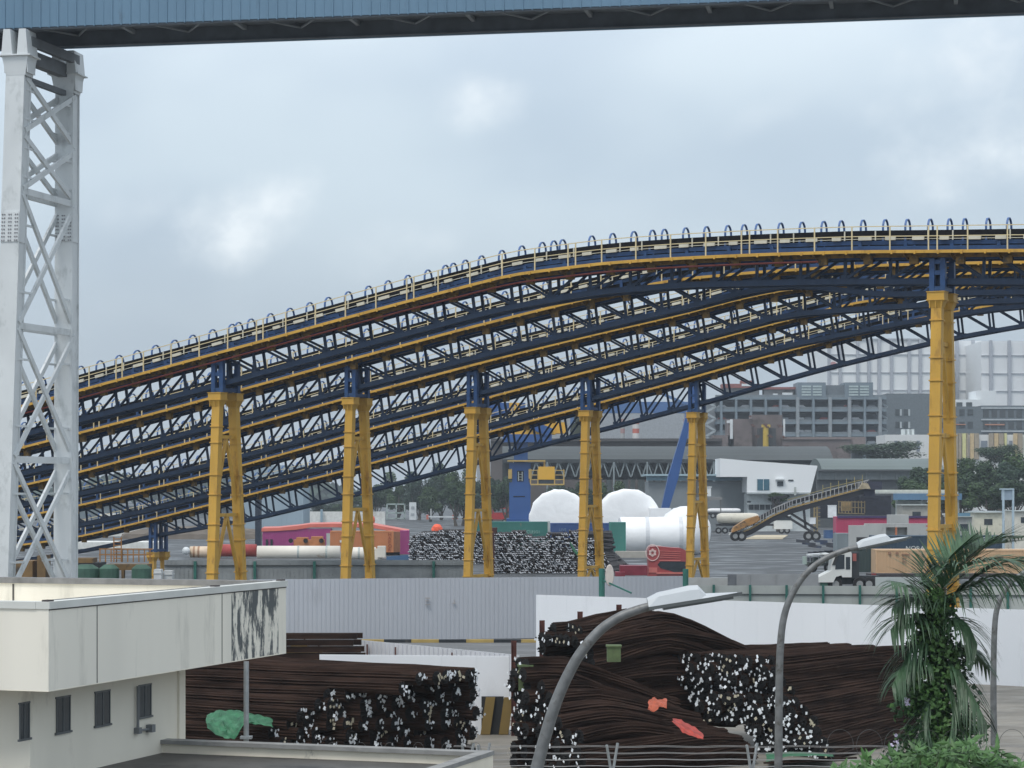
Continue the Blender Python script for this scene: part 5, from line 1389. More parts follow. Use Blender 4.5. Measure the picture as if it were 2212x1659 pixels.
# far left: light wall, gate, bollards, cars
T = thing('perimeter_wall', 'long low white perimeter wall with blue posts at the far left of the yard', 'wall', (gx(730, 560), 560, 0))
mb = MB(); bx(mb, 636, 1105, 832, None, 560, .4); mb.build('wall', M('wall_white', (.70, .70, .67), .8, dirt=(.5, .48, .45), ds=.2, dt=.55), T)
mb = MB(); bx(mb, 692, 1100, 697, None, 559, .5); bx(mb, 768, 1102, 772, None, 559, .5); mb.build('post', M('post_bluegrey', (.25, .35, .42), .6), T)
for i, (x, y, w, h, cc, lab, cat) in enumerate(((720, 1097, 34, 11, (.30, .07, .05), 'dark red car parked behind the white perimeter wall', 'car'), (678, 1101, 34, 8, (.72, .73, .74), 'white car parked behind the white perimeter wall', 'car'), (800, 1103, 28, 11, (.55, .48, .25), 'yellow van beside the third yellow trestle, far away', 'van'), (628, 1100, 24, 8, (.60, .62, .62), 'pale grey car at the left end of the perimeter wall', 'car'))):
    d = 580; s = d / F; T = thing('parked_car' if cat == 'car' else 'parked_van', lab, cat, (gx(x, d), d, 0), 'vehicles at the far perimeter wall')
    x0, z0 = gx(x - w / 2, d), 1.4; W_ = w * s; Hh = max(1.6, h * s)
    mb = MB(); mb.prism([(0, .4), (W_, .4), (W_, Hh * .55), (W_ * .86, Hh * .62), (W_ * .72, Hh), (W_ * .25, Hh), (W_ * .12, Hh * .62), (0, Hh * .5)], X, UP, Vector((x0, d, 1.2)), Y, 1.8); mb.build('body', M('carpaint%d' % i, cc, .3), T)
    mb = MB(); mb.prism([(W_ * .2, Hh * .62), (W_ * .78, Hh * .62), (W_ * .7, Hh * .92), (W_ * .28, Hh * .92)], X, UP, Vector((x0, d - .03, 1.2)), Y, .05); mb.build('window', m_glassd, T)
    mb = MB(); mb.box(x0 + .3, x0 + W_ - .3, d + .2, d + 1.6, 0, 1.6); mb.build('ramp', m_conc, T)
T = thing('white_kiosk_sign', 'upright white panel with faint grey print in front of the dark trees', 'sign', (gx(892, 560), 560, 0))
mb = MB(); bx(mb, 884, 1085, 899, 1123, 560, .6); mb.build('panel', m_white, T)
mb = MB(); bx(mb, 888, 1109, 895, 1114, 559.9, .1); bx(mb, 888, 1094, 895, 1100, 559.9, .1); mb.build('print', M('faint_print', (.35, .38, .40), .7), T)
mb = MB()
for x in (836, 856, 874): mb.beam(at(x, 1088, 565), at(x, 1122, 565), .3, .3)
for y in (1089, 1108, 1120): mb.beam(at(836, y, 565), at(876, y, 565), .3, .3)
tag(mb.build('gate_frame', M('gate_pale', (.35, .42, .40), .6)), 'pale green open gate frame before the dark trees', 'gate')
for i, (x, y) in enumerate(((798, 1125), (944, 1144))):
    d = 330 if i else 420; mb = MB(); p = at(x, y, d); mb.tube([(p.x, d, 0), (p.x, d, p.z)], .12, 8); c = at(x, y, d); mb.ball(c, 1.1 if not i else .85, .8, 1.1 if not i else .8, 9, 6, .08)
    tag(mb.build('orange_marker', M('fluorescent_orange', (.85, .12, .05), .6)), ('round orange marker beside the third yellow trestle' if not i else 'round orange marker standing above the left far bar stack'), 'marker')
T = thing('boom_barrier', 'red and white boom barrier with bollards at the far gate', 'barrier', (gx(965, 540), 540, 0))
mb = MB(); mb.beam(at(925, 1116, 540), at(1000, 1117, 540), .3, .3); mb.build('boom', m_white, T)
mb = MB()
for x in (921, 977, 984): bx(mb, x, 1112, x + 5, 1122, 540, .6)
mb.build('bollard', M('bollard_red', (.50, .14, .10), .6), T)
mb = MB()
for x in (930, 982): bx(mb, x, 1099, x + 2, 1122, 541, .3)
mb.build('pole', m_white, T)
D = 560; T = thing('red_prime_mover', 'small bright red truck cab just left of the blue crane column', 'truck', (gx(1080, D), D, 0))
mb = MB(); bx(mb, 1064, 1096, 1098, 1122, D, 2.5); bx(mb, 1050, 1110, 1064, 1124, D, 2.5); mb.build('cab', M('bright_red', (.45, .03, .03), .4), T)
mb = MB(); bx(mb, 1067, 1099, 1094, 1107, D - .05, .1); mb.build('window', M('far_glass', (.20, .24, .26), .3), T)
wheel(T, at(1060, 1126, D), .6); wheel(T, at(1090, 1126, D), .6)
# left-hand plant under the lowest gallery
T = thing('dosing_plant', 'ochre plant platform with railings and green tanks, right of the white tower base', 'plant', (gx(250, 175), 175, 0))
mb = MB(); d = 175
bx(mb, 228, 1219, 320, 1232, d, 2); 
for x in (232, 262, 300): bx(mb, x, 1232, x + 6, None, d, .5)
bx(mb, 30, 1212, 70, None, d, 3); bx(mb, 80, 1200, 98, None, d, 2); bx(mb, 140, 1206, 200, 1216, d, 2)
mb.build('platform', M('ochre_steel', (.20, .12, .045), .7, var=.3, vs=.8, dirt=(.06, .05, .04), ds=.7, dt=.5), T)
mb = MB()
for x in range(216, 330, 12): mb.beam(at(x, 1186, d), at(x, 1214, d), .08, .08)
for y in (1186, 1198): mb.beam(at(214, y, d), at(330, y, d), .09, .09)
for x in (246, 262): mb.beam(at(x, 1160, d - .2), at(x, 1214, d - .2), .08, .08)
for k in range(7): mb.beam(at(246, 1164 + k * 7, d - .2), at(262, 1164 + k * 7, d - .2), .07, .07)
mb.build('railing', M('orange_rail', (.36, .17, .05), .6), T)
mb = MB()
for x, r in ((236, .75), (306, .75), (186, 1.0)): p = at(x, 1228, d - 1.2); mb.tube([(p.x, d - 1.2, 0), (p.x, d - 1.2, p.z), (p.x, d - 1.2, p.z + .3)], [r, r, r * .5], 14)
mb.build('tank', M('tank_green', (.05, .12, .085), .6, var=.2), T)
mb = MB(); bx(mb, 165, 1216, 215, None, d + 3, 3); mb.build('rear_bay', M('bay_dark', (.03, .035, .04), .8), T)  # plain dark block behind the platform
for (x0, y0, x1, d, cc, nm, lab, cat) in ((332, 1230, 348, 170, (.66, .68, .68), 'white_crate', 'left one of two small white crates beside the short yellow trestle', 'crate'), (353, 1233, 372, 171, (.60, .62, .62), 'white_crate', 'right one of two small white crates beside the short yellow trestle', 'crate')):
    mb = MB(); bx(mb, x0, y0, x1, None, d, 1); bx(mb, x0 - 1, y0 + 7, x1 + 1, y0 + 9, d - .05, 1.1); tag(mb.build(nm, M(nm + str(x0), cc, .6)), lab, cat)
mb = MB(); bx(mb, 163, 1171, 345, 1186, 330, 8); bx(mb, 215, 1110, 290, 1171, 420, 6); ribs(mb, gx(165, 330), gx(345, 330), 330, gz(1186, 330), gz(1171, 330), 1.2)
tag(mb.build('white_shed', M('shed_white', (.68, .69, .66), .7)), 'white shed glimpsed behind the ochre plant platform', 'shed')
mb = MB(); bx(mb, 520, 1005, 655, None, 430, 14); ribs(mb, gx(600, 430), gx(655, 430), 430, .2, gz(1008, 430), .9, .08); tag(mb.build('pale_blue_shed', M('shed_paleblue', (.30, .38, .44), .7, var=.1, vs=.1)), 'pale blue shed wall seen through the lowest gallery, left of the pipes', 'shed')
mb = MB(); bx(mb, 551, 1075, 562, 1190, 330, 2); tag(mb.build('dark_pillar', M('pillar_navy', (.02, .03, .05), .6)), 'dark navy pillar behind the magenta container', 'pillar')
for (x, y, w, d, lab) in ((600, 1165, 120, 400, 'long low mound of dark spoil behind the left pipes'),):
    mb = MB(); mb.ball((gx(430, d), d, 0), 14, 5, 2.2, 16, 8, .05); tag(mb.build('spoil_heap', M('spoil', (.13, .11, .09), .9, var=.3, vs=.4)), lab, 'spoil heap')
# portable cabins and water tank stand at the right
for i, (x0, y0, x1, yb, d, cc, lab) in enumerate(((1950, 1092, 2010, 1130, 380, (.36, .35, .31), 'brown-grey site cabin with a dark window, left of the tall yellow trestle'), (2060, 1117, 2100, 1160, 300, (.38, .38, .36), 'grey site cabin with a blue fascia, right of the tall yellow trestle'), (2105, 1108, 2165, 1145, 310, (.66, .64, .52), 'cream site cabin behind the pale blue water stand'), (2192, 1105, 2230, 1140, 300, (.66, .64, .56), 'cream cabin with a dark window at the right frame edge'))):
    T = thing('site_cabin', lab, 'cabin', (gx((x0 + x1) / 2, d), d, 0), 'site cabins at the right')
    mb = MB(); bx(mb, x0, y0, x1, None, d, 6); mb.build('wall', M('cabin%d' % i, cc, .7, dirt=(.3, .25, .2), ds=.7, dt=.6), T)
    mb = MB(); bx(mb, x0 - 2, y0 - 2, x1 + 2, y0, d - .4, 6.5); mb.build('roof', m_pale, T)
    mb = MB(); xa = x0 + (x1 - x0) * .35; bx(mb, xa, y0 + (yb - y0) * .35, xa + 18, y0 + (yb - y0) * .7, d - .05, .1); mb.build('window', m_glassd, T)
    if i == 1: mb = MB(); bx(mb, 2062, 1108, 2096, 1116, d - .3, .4); mb.build('fascia', M('fascia_blue', (.12, .24, .33), .6), T)
T = thing('blue_roof_canopy', 'open shed with a pale roof and blue fascia behind the tall yellow trestle', 'shed', (gx(1990, 400), 400, 0))
mb = MB(); bx(mb, 1900, 1062, 2070, 1066, 400, 10); bx(mb, 1900, 1058, 2064, 1062, 404, 6); mb.build('roof', M('canopy_pale', (.50, .52, .48), .7), T)
mb = MB(); bx(mb, 1930, 1066, 2078, 1080, 399.8, .4); mb.build('fascia', M('canopy_blue', (.10, .20, .32), .6, var=.1), T)
mb = MB()
for x in (1935, 1990, 2068): bx(mb, x, 1080, x + 4, None, 401, .4)
bx(mb, 1935, 1082, 2000, 1091, 404, .5); mb.build('post', m_pale, T)
for (x0, x1, y0, y1, d, lab) in ((2110, 2170, 1104, 1113, 420, 'pale blue low roof behind the water stand'), (2056, 2150, 1110, 1114, 350, 'long thin white canopy edge over the site cabins')):
    mb = MB(); bx(mb, x0, y0, x1, y1, d, 8)
    for x in (x0 + 4, x1 - 6): bx(mb, x, y1, x + 2, None, d + 2, .2)
    tag(mb.build('canopy', M('canopy%d' % x0, (.36, .42, .46) if x0 == 2110 else (.60, .62, .60), .6)), lab, 'canopy')
D = 240; T = thing('water_tank_stand', 'pale blue box tank on tall legs at the right, before the dark trees', 'tank stand', (gx(2177, D), D, 0))
mb = MB()
for x in (2166, 2187): bx(mb, x, 1057, x + 4, None, D, .3); bx(mb, x + 1, 1057, x + 4, None, D + 1.2, .3)
bx(mb, 2166, 1055, 2191, 1058, D - .05, 1.6); mb.build('leg', M('stand_paleblue', (.42, .53, .60), .6), T)
mb = MB(); bx(mb, 2168, 1059, 2187, 1080, D + .1, 1.2); mb.build('tank', M('tank_paleblue', (.30, .38, .46), .6), T)
for i, (x, y) in enumerate(((2126, 1101), (2060, 1079))):
    d = 390; T = thing('flood_light', ('white flood light on a thin post among the right-hand trees' if not i else 'thin tilted flood light right of the blue canopy'), 'flood light', (gx(x, d), d, 0))
    mb = MB(); bx(mb, x - 1, y, x + 1, None, d, .15); mb.build('post', m_pale, T)
    mb = MB(); mb.beam(at(x - 5, y - 2, d), at(x + 5, y + 2, d), .6, .35); mb.build('lamp_head', m_white, T)
# ---------------------------------------------------------------- trees
def crown_mesh(n, seed, rx, rz, leaf, layers=False):
    rr = random.Random(seed); mb = MB(); cl = []
    for k in range(11 if not layers else 16):
        a = rr.uniform(0, 6.28); q = math.sqrt(rr.uniform(0, 1)) * .72; z = rr.uniform(-.5, .62)
        if layers: z = rr.uniform(-.55, .5); q *= (1.05 - z * .5)
        else: q *= math.sqrt(max(.05, 1 - z * z))
        cl.append((Vector((rx * q * math.cos(a), rx * q * math.sin(a), rz * z)), rr.uniform(.24, .42) * (1.15 if layers else 1)))
    for i in range(n):
        c, r = cl[rr.randrange(len(cl))]
        d = Vector((rr.gauss(0, 1), rr.gauss(0, 1), rr.gauss(0, 1))).normalized()
        q = r * (rr.uniform(.5, 1.08)); p = c + Vector((d.x * rx * q, d.y * rx * q, d.z * rz * q * (.62 if layers else 1)))
        nn = (d + Vector((rr.gauss(0, .5), rr.gauss(0, .5), rr.gauss(0, .5) + .4))).normalized(); up = Vector((rr.gauss(0, 1), rr.gauss(0, 1), rr.gauss(0, 1)))
        sd = nn.cross(up).normalized(); u = sd.cross(nn); s = leaf * rr.uniform(.6, 1.3)
        o = len(mb.v); mb.v += [p - sd * s * .5, p + u * s * .6 + nn * s * .1, p + sd * s * .5, p - u * s * .6 + nn * s * .1]; mb.face([o, o + 1, o + 2, o + 3])
    return mb
def foliage_mat(name, c0, c1):
    m = bpy.data.materials.new(name); m.use_nodes = True; N = m.node_tree.nodes; L = m.node_tree.links; b = N['Principled BSDF']
    b.inputs['Roughness'].default_value = .7
    g_ = N.new('ShaderNodeNewGeometry'); r = N.new('ShaderNodeValToRGB'); L.new(g_.outputs['Random Per Island'], r.inputs[0])
    r.color_ramp.elements[0].color = (*c0, 1); r.color_ramp.elements[1].color = (*c1, 1); L.new(r.outputs[0], b.inputs['Base Color']); return m
FM = [foliage_mat('foliage_a', (.010, .028, .012), (.034, .075, .024)), foliage_mat('foliage_b', (.016, .042, .012), (.055, .105, .028)), foliage_mat('foliage_c', (.012, .034, .022), (.032, .070, .036))]
m_bark = M('bark', (.09, .075, .06), .9, var=.2)
PROTO = {}
def tree(kind, label, x, ytop, d, wpx, grp, ybot=None, name='broadleaf_tree'):
    s = d / F; rx = wpx * s / 2; zt = gz(ytop, d); zb = gz(ybot, d) if ybot else zt * .25
    rz = max(1.2, (zt - zb) / 2); zc = (zt + zb) / 2
    T = thing(name, label, 'tree', (gx(x, d), d, 0), grp)
    key = kind
    if key not in PROTO:
        mb = crown_mesh(6000, 10 + kind, 1, 1, .075 if kind != 3 else .06, kind == 3)
        ob = mb.build('crown', FM[kind % 3]); PROTO[key] = ob.data; c = ob
    else:
        c = bpy.data.objects.new('crown', PROTO[key]); sc.collection.objects.link(c)
    c.parent = T; c.location = (0, 0, zc); c.scale = (rx, rx, rz); c.rotation_euler = (0, 0, ui(0, 6.28))
    mb = MB(); b0 = Vector((gx(x, d), d, 0))
    mb.tube([b0, b0 + UP * zb * .8 + X * ui(-.4, .4), b0 + UP * zc], [rx * .07 + .15, rx * .05 + .1, .1], 7)
    for k in range(5):
        a = k * 1.3; mb.tube([b0 + UP * zb * .8, b0 + UP * (zc * .9 + zb * .1) + Vector((math.cos(a), math.sin(a), 0)) * rx * .5], [.18, .06], 5)
    mb.build('trunk', m_bark, T)
for i, (x, yt, d, w, k) in enumerate(((812, 1040, 660, 80, 0), (862, 1010, 670, 90, 1), (905, 1000, 650, 95, 2), (952, 990, 655, 100, 0), (1000, 1000, 548, 90, 1), (1050, 1010, 545, 95, 2), (1092, 1022, 540, 75, 0), (780, 1060, 680, 70, 1), (985, 1035, 540, 80, 0), (930, 1045, 620, 80, 1), (1215, 1030, 545, 90, 2), (1262, 1034, 540, 80, 0), (1322, 1032, 535, 75, 1), (700, 1075, 700, 90, 2), (740, 1080, 690, 70, 0))):
    tree(k, ('dark evergreen tree' if k != 1 else 'mid green tree') + ' in the belt behind the far gate, %s' % ('left of the blue crane column' if x < 1110 and x > 790 else ('behind the white wrapped drums' if x > 1110 else 'behind the white perimeter wall')), x, yt, d, w, 'trees behind the far gate', ybot=1118)
for i, (x, yt, d, w, k) in enumerate(((1985, 1000, 470, 90, 0), (2035, 990, 465, 110, 2), (2090, 978, 470, 110, 1), (2140, 985, 460, 110, 0), (2190, 975, 455, 110, 2), (2235, 960, 460, 120, 1), (1965, 1030, 450, 80, 1), (2020, 1035, 440, 90, 1), (2075, 1040, 435, 100, 0), (2130, 1035, 430, 110, 1), (2190, 1030, 425, 110, 0), (1680, 1062, 470, 60, 1))):
    tree(k, ('small green tree between the white trapezoid building and the stacker' if x == 1680 else (('dark evergreen tree' if k != 1 else 'olive green tree') + ' in the grove at the right, behind the site cabins')), x, yt, d, w * 1.15, 'grove at the right', ybot=1112 if x != 1680 else 1085)
tree(3, 'wide flat-topped tree showing over the grey shed roof, left of the tall yellow trestle', 1912, 944, 620, 215, None, ybot=1000)
tree(3, 'dark shrubby tree half behind the tall yellow trestle and the striped building', 2160, 950, 560, 120, None, ybot=1010)
# ---------------------------------------------------------------- long arched sheds and their open lattice
def shed_roof(x0, x1, y0, y1, d, mat, lab, name, arc=True, depth=30):
    Xa, Xb = gx(x0, d), gx(x1, d); z0, z1 = gz(y1, d), gz(y0, d); h = z1 - z0
    mb = MB(); n = 12; pr = [(depth * (i / n), z0 + h * math.sin(math.pi * i / n) ** .8 if 0 < i < n else z0) for i in range(n + 1)]
    o = len(mb.v)
    for xx in (Xa, Xb):
        for yy, zz in pr: mb.v.append(Vector((xx, d + yy, zz)))
    k = n + 1
    for i in range(n): mb.face([i, i + 1, k + i + 1, k + i])
    mb.face(list(range(k))); mb.face(list(range(k, 2 * k))); return mb
m_shed = M('dark_shed_roof', (.060, .070, .072), .7, var=.15, vs=.05)
m_shed2 = M('grey_shed_roof', (.12, .15, .145), .6, var=.15, vs=.05)
m_brown = M('brown_roof', (.115, .100, .095), .8, var=.12, vs=.04)
d = 560
T = thing('long_arched_shed', 'long dark arched shed roof over an open steel lattice, behind the cranes and drums', 'shed', (gx(1400, d), d, 0))
shed_roof(1085, 1800, 962, 994, d, None, None, None, depth=26).build('roof', m_shed, T)
mb = MB(); bx(mb, 1085, 992, 1540, 1000, d, 1); bx(mb, 1085, 1024, 1540, 1027, d + 2, 1); bx(mb, 1085, 1000, 1540, 1036, d + 25, .5); bx(mb, 1540, 990, 1800, None, d + 4, 20); mb.build('eaves', M('shed_dark', (.035, .042, .045), .8), T)  # eaves, back sheet and right-hand wall in one dark grey
mb = MB(); x = 1100
while x < 1545:
    mb.beam(at(x, 1030, d + .5), at(x + 10, 996, d + .5), .35, .3); mb.beam(at(x + 22, 1030, d + .5), at(x + 10, 996, d + .5), .35, .3)
    mb.beam(at(x, 1022, d + 12), at(x + 14, 998, d + 12), .3, .3); mb.beam(at(x + 26, 1022, d + 12), at(x + 14, 998, d + 12), .3, .3); x += 24
x = 1110
while x < 1545:
    mb.beam(at(x, 998, d), Vector((gx(x, d), d, 0)), .4, .4); x += 72
mb.build('lattice', M('lattice_pale', (.22, .26, .27), .6), T)
mb = MB()
for x, w, k in ((1310, 12, 0), (1331, 10, 1), (1345, 12, 0), (1362, 10, 2), (1378, 14, 0), (1400, 10, 1), (1416, 12, 2)): bx(mb, x, 1036, x + w, 1062, d + 14, .5)
mb.build('bright_bay', m_pale, T)
d = 600
T = thing('brown_roofed_hall', 'long low brown-roofed hall behind the dark arched shed', 'hall', (gx(1500, d), d, 0))
mb = MB(); bx(mb, 1060, 953, 1560, None, d + 2, 30); mb.build('wall', m_brown, T)
mb = MB(); bx(mb, 1060, 947, 1560, 953, d, 34); mb.build('roof_edge', M('brown_edge', (.075, .07, .07), .8), T)
d = 520
T = thing('grey_arched_shed', 'lighter grey arched shed roof right of the white trapezoid building', 'shed', (gx(1900, d), d, 0))
shed_roof(1775, 2040, 989, 1014, d, None, None, None, depth=24).build('roof', m_shed2, T)
mb = MB(); bx(mb, 1765, 1014, 2040, 1018, d, 2); bx(mb, 1765, 1036, 2000, None, d + 2, 2); mb.build('lower_wall', M('shedwall_dark', (.075, .085, .09), .8), T)
mb = MB(); bx(mb, 1765, 1018, 2040, 1036, d + 1, 1); ribs(mb, gx(1765, d), gx(2040, d), d + 1, gz(1036, d), gz(1018, d), 3.4, .3, .12); mb.build('facade', M('shed_facade', (.14, .16, .165), .7), T)
# grey sheds with blue roof edges in front
for (x0, x1, yt, d, lab) in ((1395, 1502, 1030, 480, 'grey shed with a pale blue roof edge, left of the fifth yellow trestle'), (1512, 1622, 1030, 480, 'grey shed with a pale blue roof edge, joined to the white trapezoid building')):
    T = thing('grey_shed', lab, 'shed', (gx((x0 + x1) / 2, d), d, 0), 'grey sheds with pale blue edges')
    mb = MB(); bx(mb, x0 + 6, yt + 10, x1 - 6, None, d + 1, 14); ribs(mb, gx(x0 + 6, d), gx(x1 - 6, d), d + 1, .5, gz(yt + 12, d), 1.6, .06); mb.build('wall', M('shed_wallgrey', (.22, .245, .26), .7, var=.1, vs=.3), T)
    mb = MB(); bx(mb, x0, yt - 6, x1, yt - 2, d - .5, 16); mb.build('roof', M('edge_paleblue', (.33, .45, .50), .6), T)
    mb = MB(); bx(mb, x0 + 2, yt - 2, x1 - 2, yt + 8, d, 2); mb.build('fascia', M('edge_blue', (.10, .18, .23), .6), T)
mb = MB(); d = 420; bx(mb, 1510, 1074, 1560, 1080, d, 6); bx(mb, 1512, 1080, 1536, 1082, d, 5)
for x in (1512, 1556): bx(mb, x, 1080, x + 2, None, d + 1, .3)
tag(mb.build('entrance_canopy', M('canopy_grey', (.20, .20, .20), .7)), 'small dark canopy right of the fifth yellow trestle', 'canopy')
mb = MB(); d = 430; bx(mb, 1512, 1052, 1536, 1072, d, 2); bx(mb, 1510, 1051, 1538, 1053, d - .1, 2.2); tag(mb.build('white_container_box', m_white), 'white box standing against the grey shed', 'box')
# white trapezoid building
d = 470; T = thing('white_trapezoid_building', 'modern white building with a slanting roofline and leaning right wall', 'building', (gx(1670, d), d, 0))
prof = [(1556, 1030), (1556, 990), (1612, 995), (1766, 1006), (1751, 1064), (1614, 1064), (1614, 1030)]
k = len(prof); ring = [at(x, y, d) for x, y in prof]; ring2 = [v + Y * 12 for v in ring]
mb = MB(); mb.add(ring + ring2, [tuple(range(k)), tuple(range(k, 2 * k))] + [(i, (i + 1) % k, k + (i + 1) % k, k + i) for i in range(k)]); mb.build('upper_storey', M('bright_white_wall', (.80, .82, .83), .6, var=.02, vs=.1), T)
mb = MB(); bx(mb, 1616, 1066, 1750, None, d + 2.5, 9); mb.build('lower_storey', M('lower_white_wall', (.62, .66, .66), .7), T)
mb = MB(); bx(mb, 1614, 1063.5, 1751, 1067, d - .3, 4); bx(mb, 1614, 1086, 1745, 1090, d + 1, 3); mb.build('slab_edge', M('slab_grey', (.40, .44, .45), .7), T)
w = MB(); bx(w, 1636, 1035, 1662, 1059, d - .15, .2); wo = w.build('window', M('teal_glass', (.045, .13, .18), .25), T)
w = MB(); 
for x in (1634.5, 1648.5, 1662): bx(w, x, 1034, x + 1.2, 1060, d - .22, .1)
w.build('frame', m_white, wo)
w = MB(); bx(w, 1679, 1040, 1692, 1050, d - .15, .2); bx(w, 1703, 1036, 1714, 1039, d - .15, .2); w.build('window', m_glassd, T)
w = MB(); bx(w, 1676, 1034, 1695, 1037, d - .8, .8); w.build('window_hood', m_white, T)
w = MB(); bx(w, 1618, 1090, 1700, 1101, d + 2.3, .2); bx(w, 1614, 1082, 1622, 1088, d + 2.3, .2); wo = w.build('window', m_glassd, T)
w = MB()
for x in range(1628, 1700, 12): bx(w, x, 1090, x + 1.4, 1101, d + 2.2, .12)
w.build('frame', m_white, wo)
mb = MB(); bx(mb, 1716, 1052, 1720, 1070, d - 1, .5); mb.build('downpipe', m_pale, T)
# ---------------------------------------------------------------- harbour cranes
d = 420; T = thing('harbour_crane', 'blue harbour crane column with a yellow cab and machine house, left of the wrapped drums', 'crane', (gx(1123, d), d, 0))
m_cb = M('crane_blue', (.022, .085, .27), .45, var=.08, vs=.3, dirt=(.02, .05, .15), ds=.8, dt=.62); m_cy = M('crane_yellow', (.72, .40, .035), .45, var=.06, vs=.4)
mb = MB(); bx(mb, 1100, 1042, 1146, None, d, 4); bx(mb, 1106, 1012, 1142, 1042, d + .2, 3.6); bx(mb, 1100, 1000, 1146, 1012, d + .2, 4); bx(mb, 1110, 955, 1140, 1000, d + .6, 3); mb.build('column', m_cb, T)
mb = MB(); bx(mb, 1109, 1071.5, 1134, 1073.5, d - .06, .1); bx(mb, 1117, 1017, 1131, 1040, d + .1, .2); mb.build('slot', m_belt, T)
mb = MB(); bx(mb, 1119, 1019, 1121, 1039, d, .2); bx(mb, 1127, 1019, 1129, 1039, d, .2)
for y in (1024, 1030, 1036): bx(mb, 1119, y, 1129, y + 1, d, .2)
mb.build('ladder', m_pale, T)
mb = MB(); bx(mb, 1096, 994, 1178, 997, d - 1, 5); bx(mb, 1098, 1014, 1106, 1034, d - .5, 1); bx(mb, 1142, 1014, 1149, 1034, d - .5, 1)
for (x0, x1) in ((1146, 1162), (1198, 1218)):
    for y in (1016, 1026, 1036): mb.beam(at(x0, y, d - .6), at(x1, y, d - .6), .14, .14)
    for x in (x0, x1): mb.beam(at(x, 1014, d - .6), at(x, 1046, d - .6), .2, .2)
bx(mb, 1146, 1045, 1219, 1048, d - 1, 3); bx(mb, 1174, 997, 1178, 1010, d, .4); mb.build('platform', M('crane_rail', (.50, .34, .10), .5), T)
mb = MB(); bx(mb, 1163, 1008, 1198, 1036, d - .8, 2.6); co = mb.build('cab', m_cy, T)
mb = MB(); bx(mb, 1163, 1036, 1196, 1045, d - .7, 2.4); mb.build('cab_window', m_glassd, co)
mb = MB(); bx(mb, 1120, 918, 1192, 938, d - .5, 5); mb.prism([(0, 0), (8, 0), (7, 4.2), (5.0, 4.2), (2.5, 1.2), (0, 1)], X, UP, at(1105, 938, d - .8), Y, 5.5); bx(mb, 1192, 912, 1222, 936, d, 4)
bx(mb, 1100, 870, 1122, 900, d, 3); bx(mb, 1118, 896, 1160, 908, d, 3); mb.build('machine_house', m_cy, T)
mb = MB(); bx(mb, 1086, 938, 1192, 955, d - 1, 6); mb.beam(at(1190, 935, d), at(1030, 868, d), 2.6, 1.6); mb.beam(at(1100, 880, d), at(1010, 905, d), 2.0, 1.6); bx(mb, 1062, 870, 1135, 884, d + 1, 3); mb.build('slew_deck', m_cb, T)
mb = MB(); mb.tube([at(1252, 930, d), at(1252, 930, d) + Y * 1.5], 1.7, 16); mb.tube([at(1254, 905, d) , at(1254, 905, d) + Y], 1.2, 14); mb.build('counterweight', M('crane_dark', (.05, .06, .045), .7), T)
mb = MB(); bx(mb, 1094, 1120, 1150, None, d - 1, 6); mb.build('base', m_cb, T)
d = 390; T = thing('slanted_boom', 'slanted royal blue crane boom beside the fifth yellow trestle', 'crane boom', (gx(1440, d), d, 0))
mb = MB(); a, b = at(1432, 1118, d), at(1482, 925, d); b2 = at(1502, 828, d)
ax = (b - a).normalized(); sd = ax.cross(Y).normalized()
vs = []
for p, w in ((a, .55), (a.lerp(b, .45), .85), (b, .5), (b2, .4)):
    for s_, t in ((-1, 0), (1, 0), (1, 2), (-1, 2)): vs.append(p + sd * w * s_ + Y * t)
mb.add(vs, [(0, 1, 2, 3), (12, 13, 14, 15)] + [(i * 4 + k, i * 4 + (k + 1) % 4, (i + 1) * 4 + (k + 1) % 4, (i + 1) * 4 + k) for i in range(3) for k in range(4)]); mb.build('boom', m_cb, T)
mb = MB(); base = Vector((a.x, d, 0)); mb.beam(base, a + ax * .5, 2.0, 2.0); mb.box(a.x - 2.5, a.x + 2.5, d - 1, d + 3, 0, 1.2); mb.build('pedestal', m_cb, T)
d = 850; T = thing('quay_crane_girder', 'wide blue quay crane girder over the pale hangar, far behind the trestles', 'crane', (gx(1370, d), d, 0))
mb = MB(); bx(mb, 1228, 868, 1500, 892, d, 5); bx(mb, 1290, 838, 1420, 846, d, 3); mb.build('girder', M('quay_blue', (.035, .12, .32), .5), T)
mb = MB()
for x in (1232, 1480): bx(mb, x, 892, x + 9, None, d + 1, 3)
mb.beam(at(1300, 842, d), at(1240, 872, d), 1, 1); mb.beam(at(1410, 842, d), at(1480, 872, d), 1, 1); mb.build('leg', M('quay_blue2', (.05, .14, .34), .5), T)
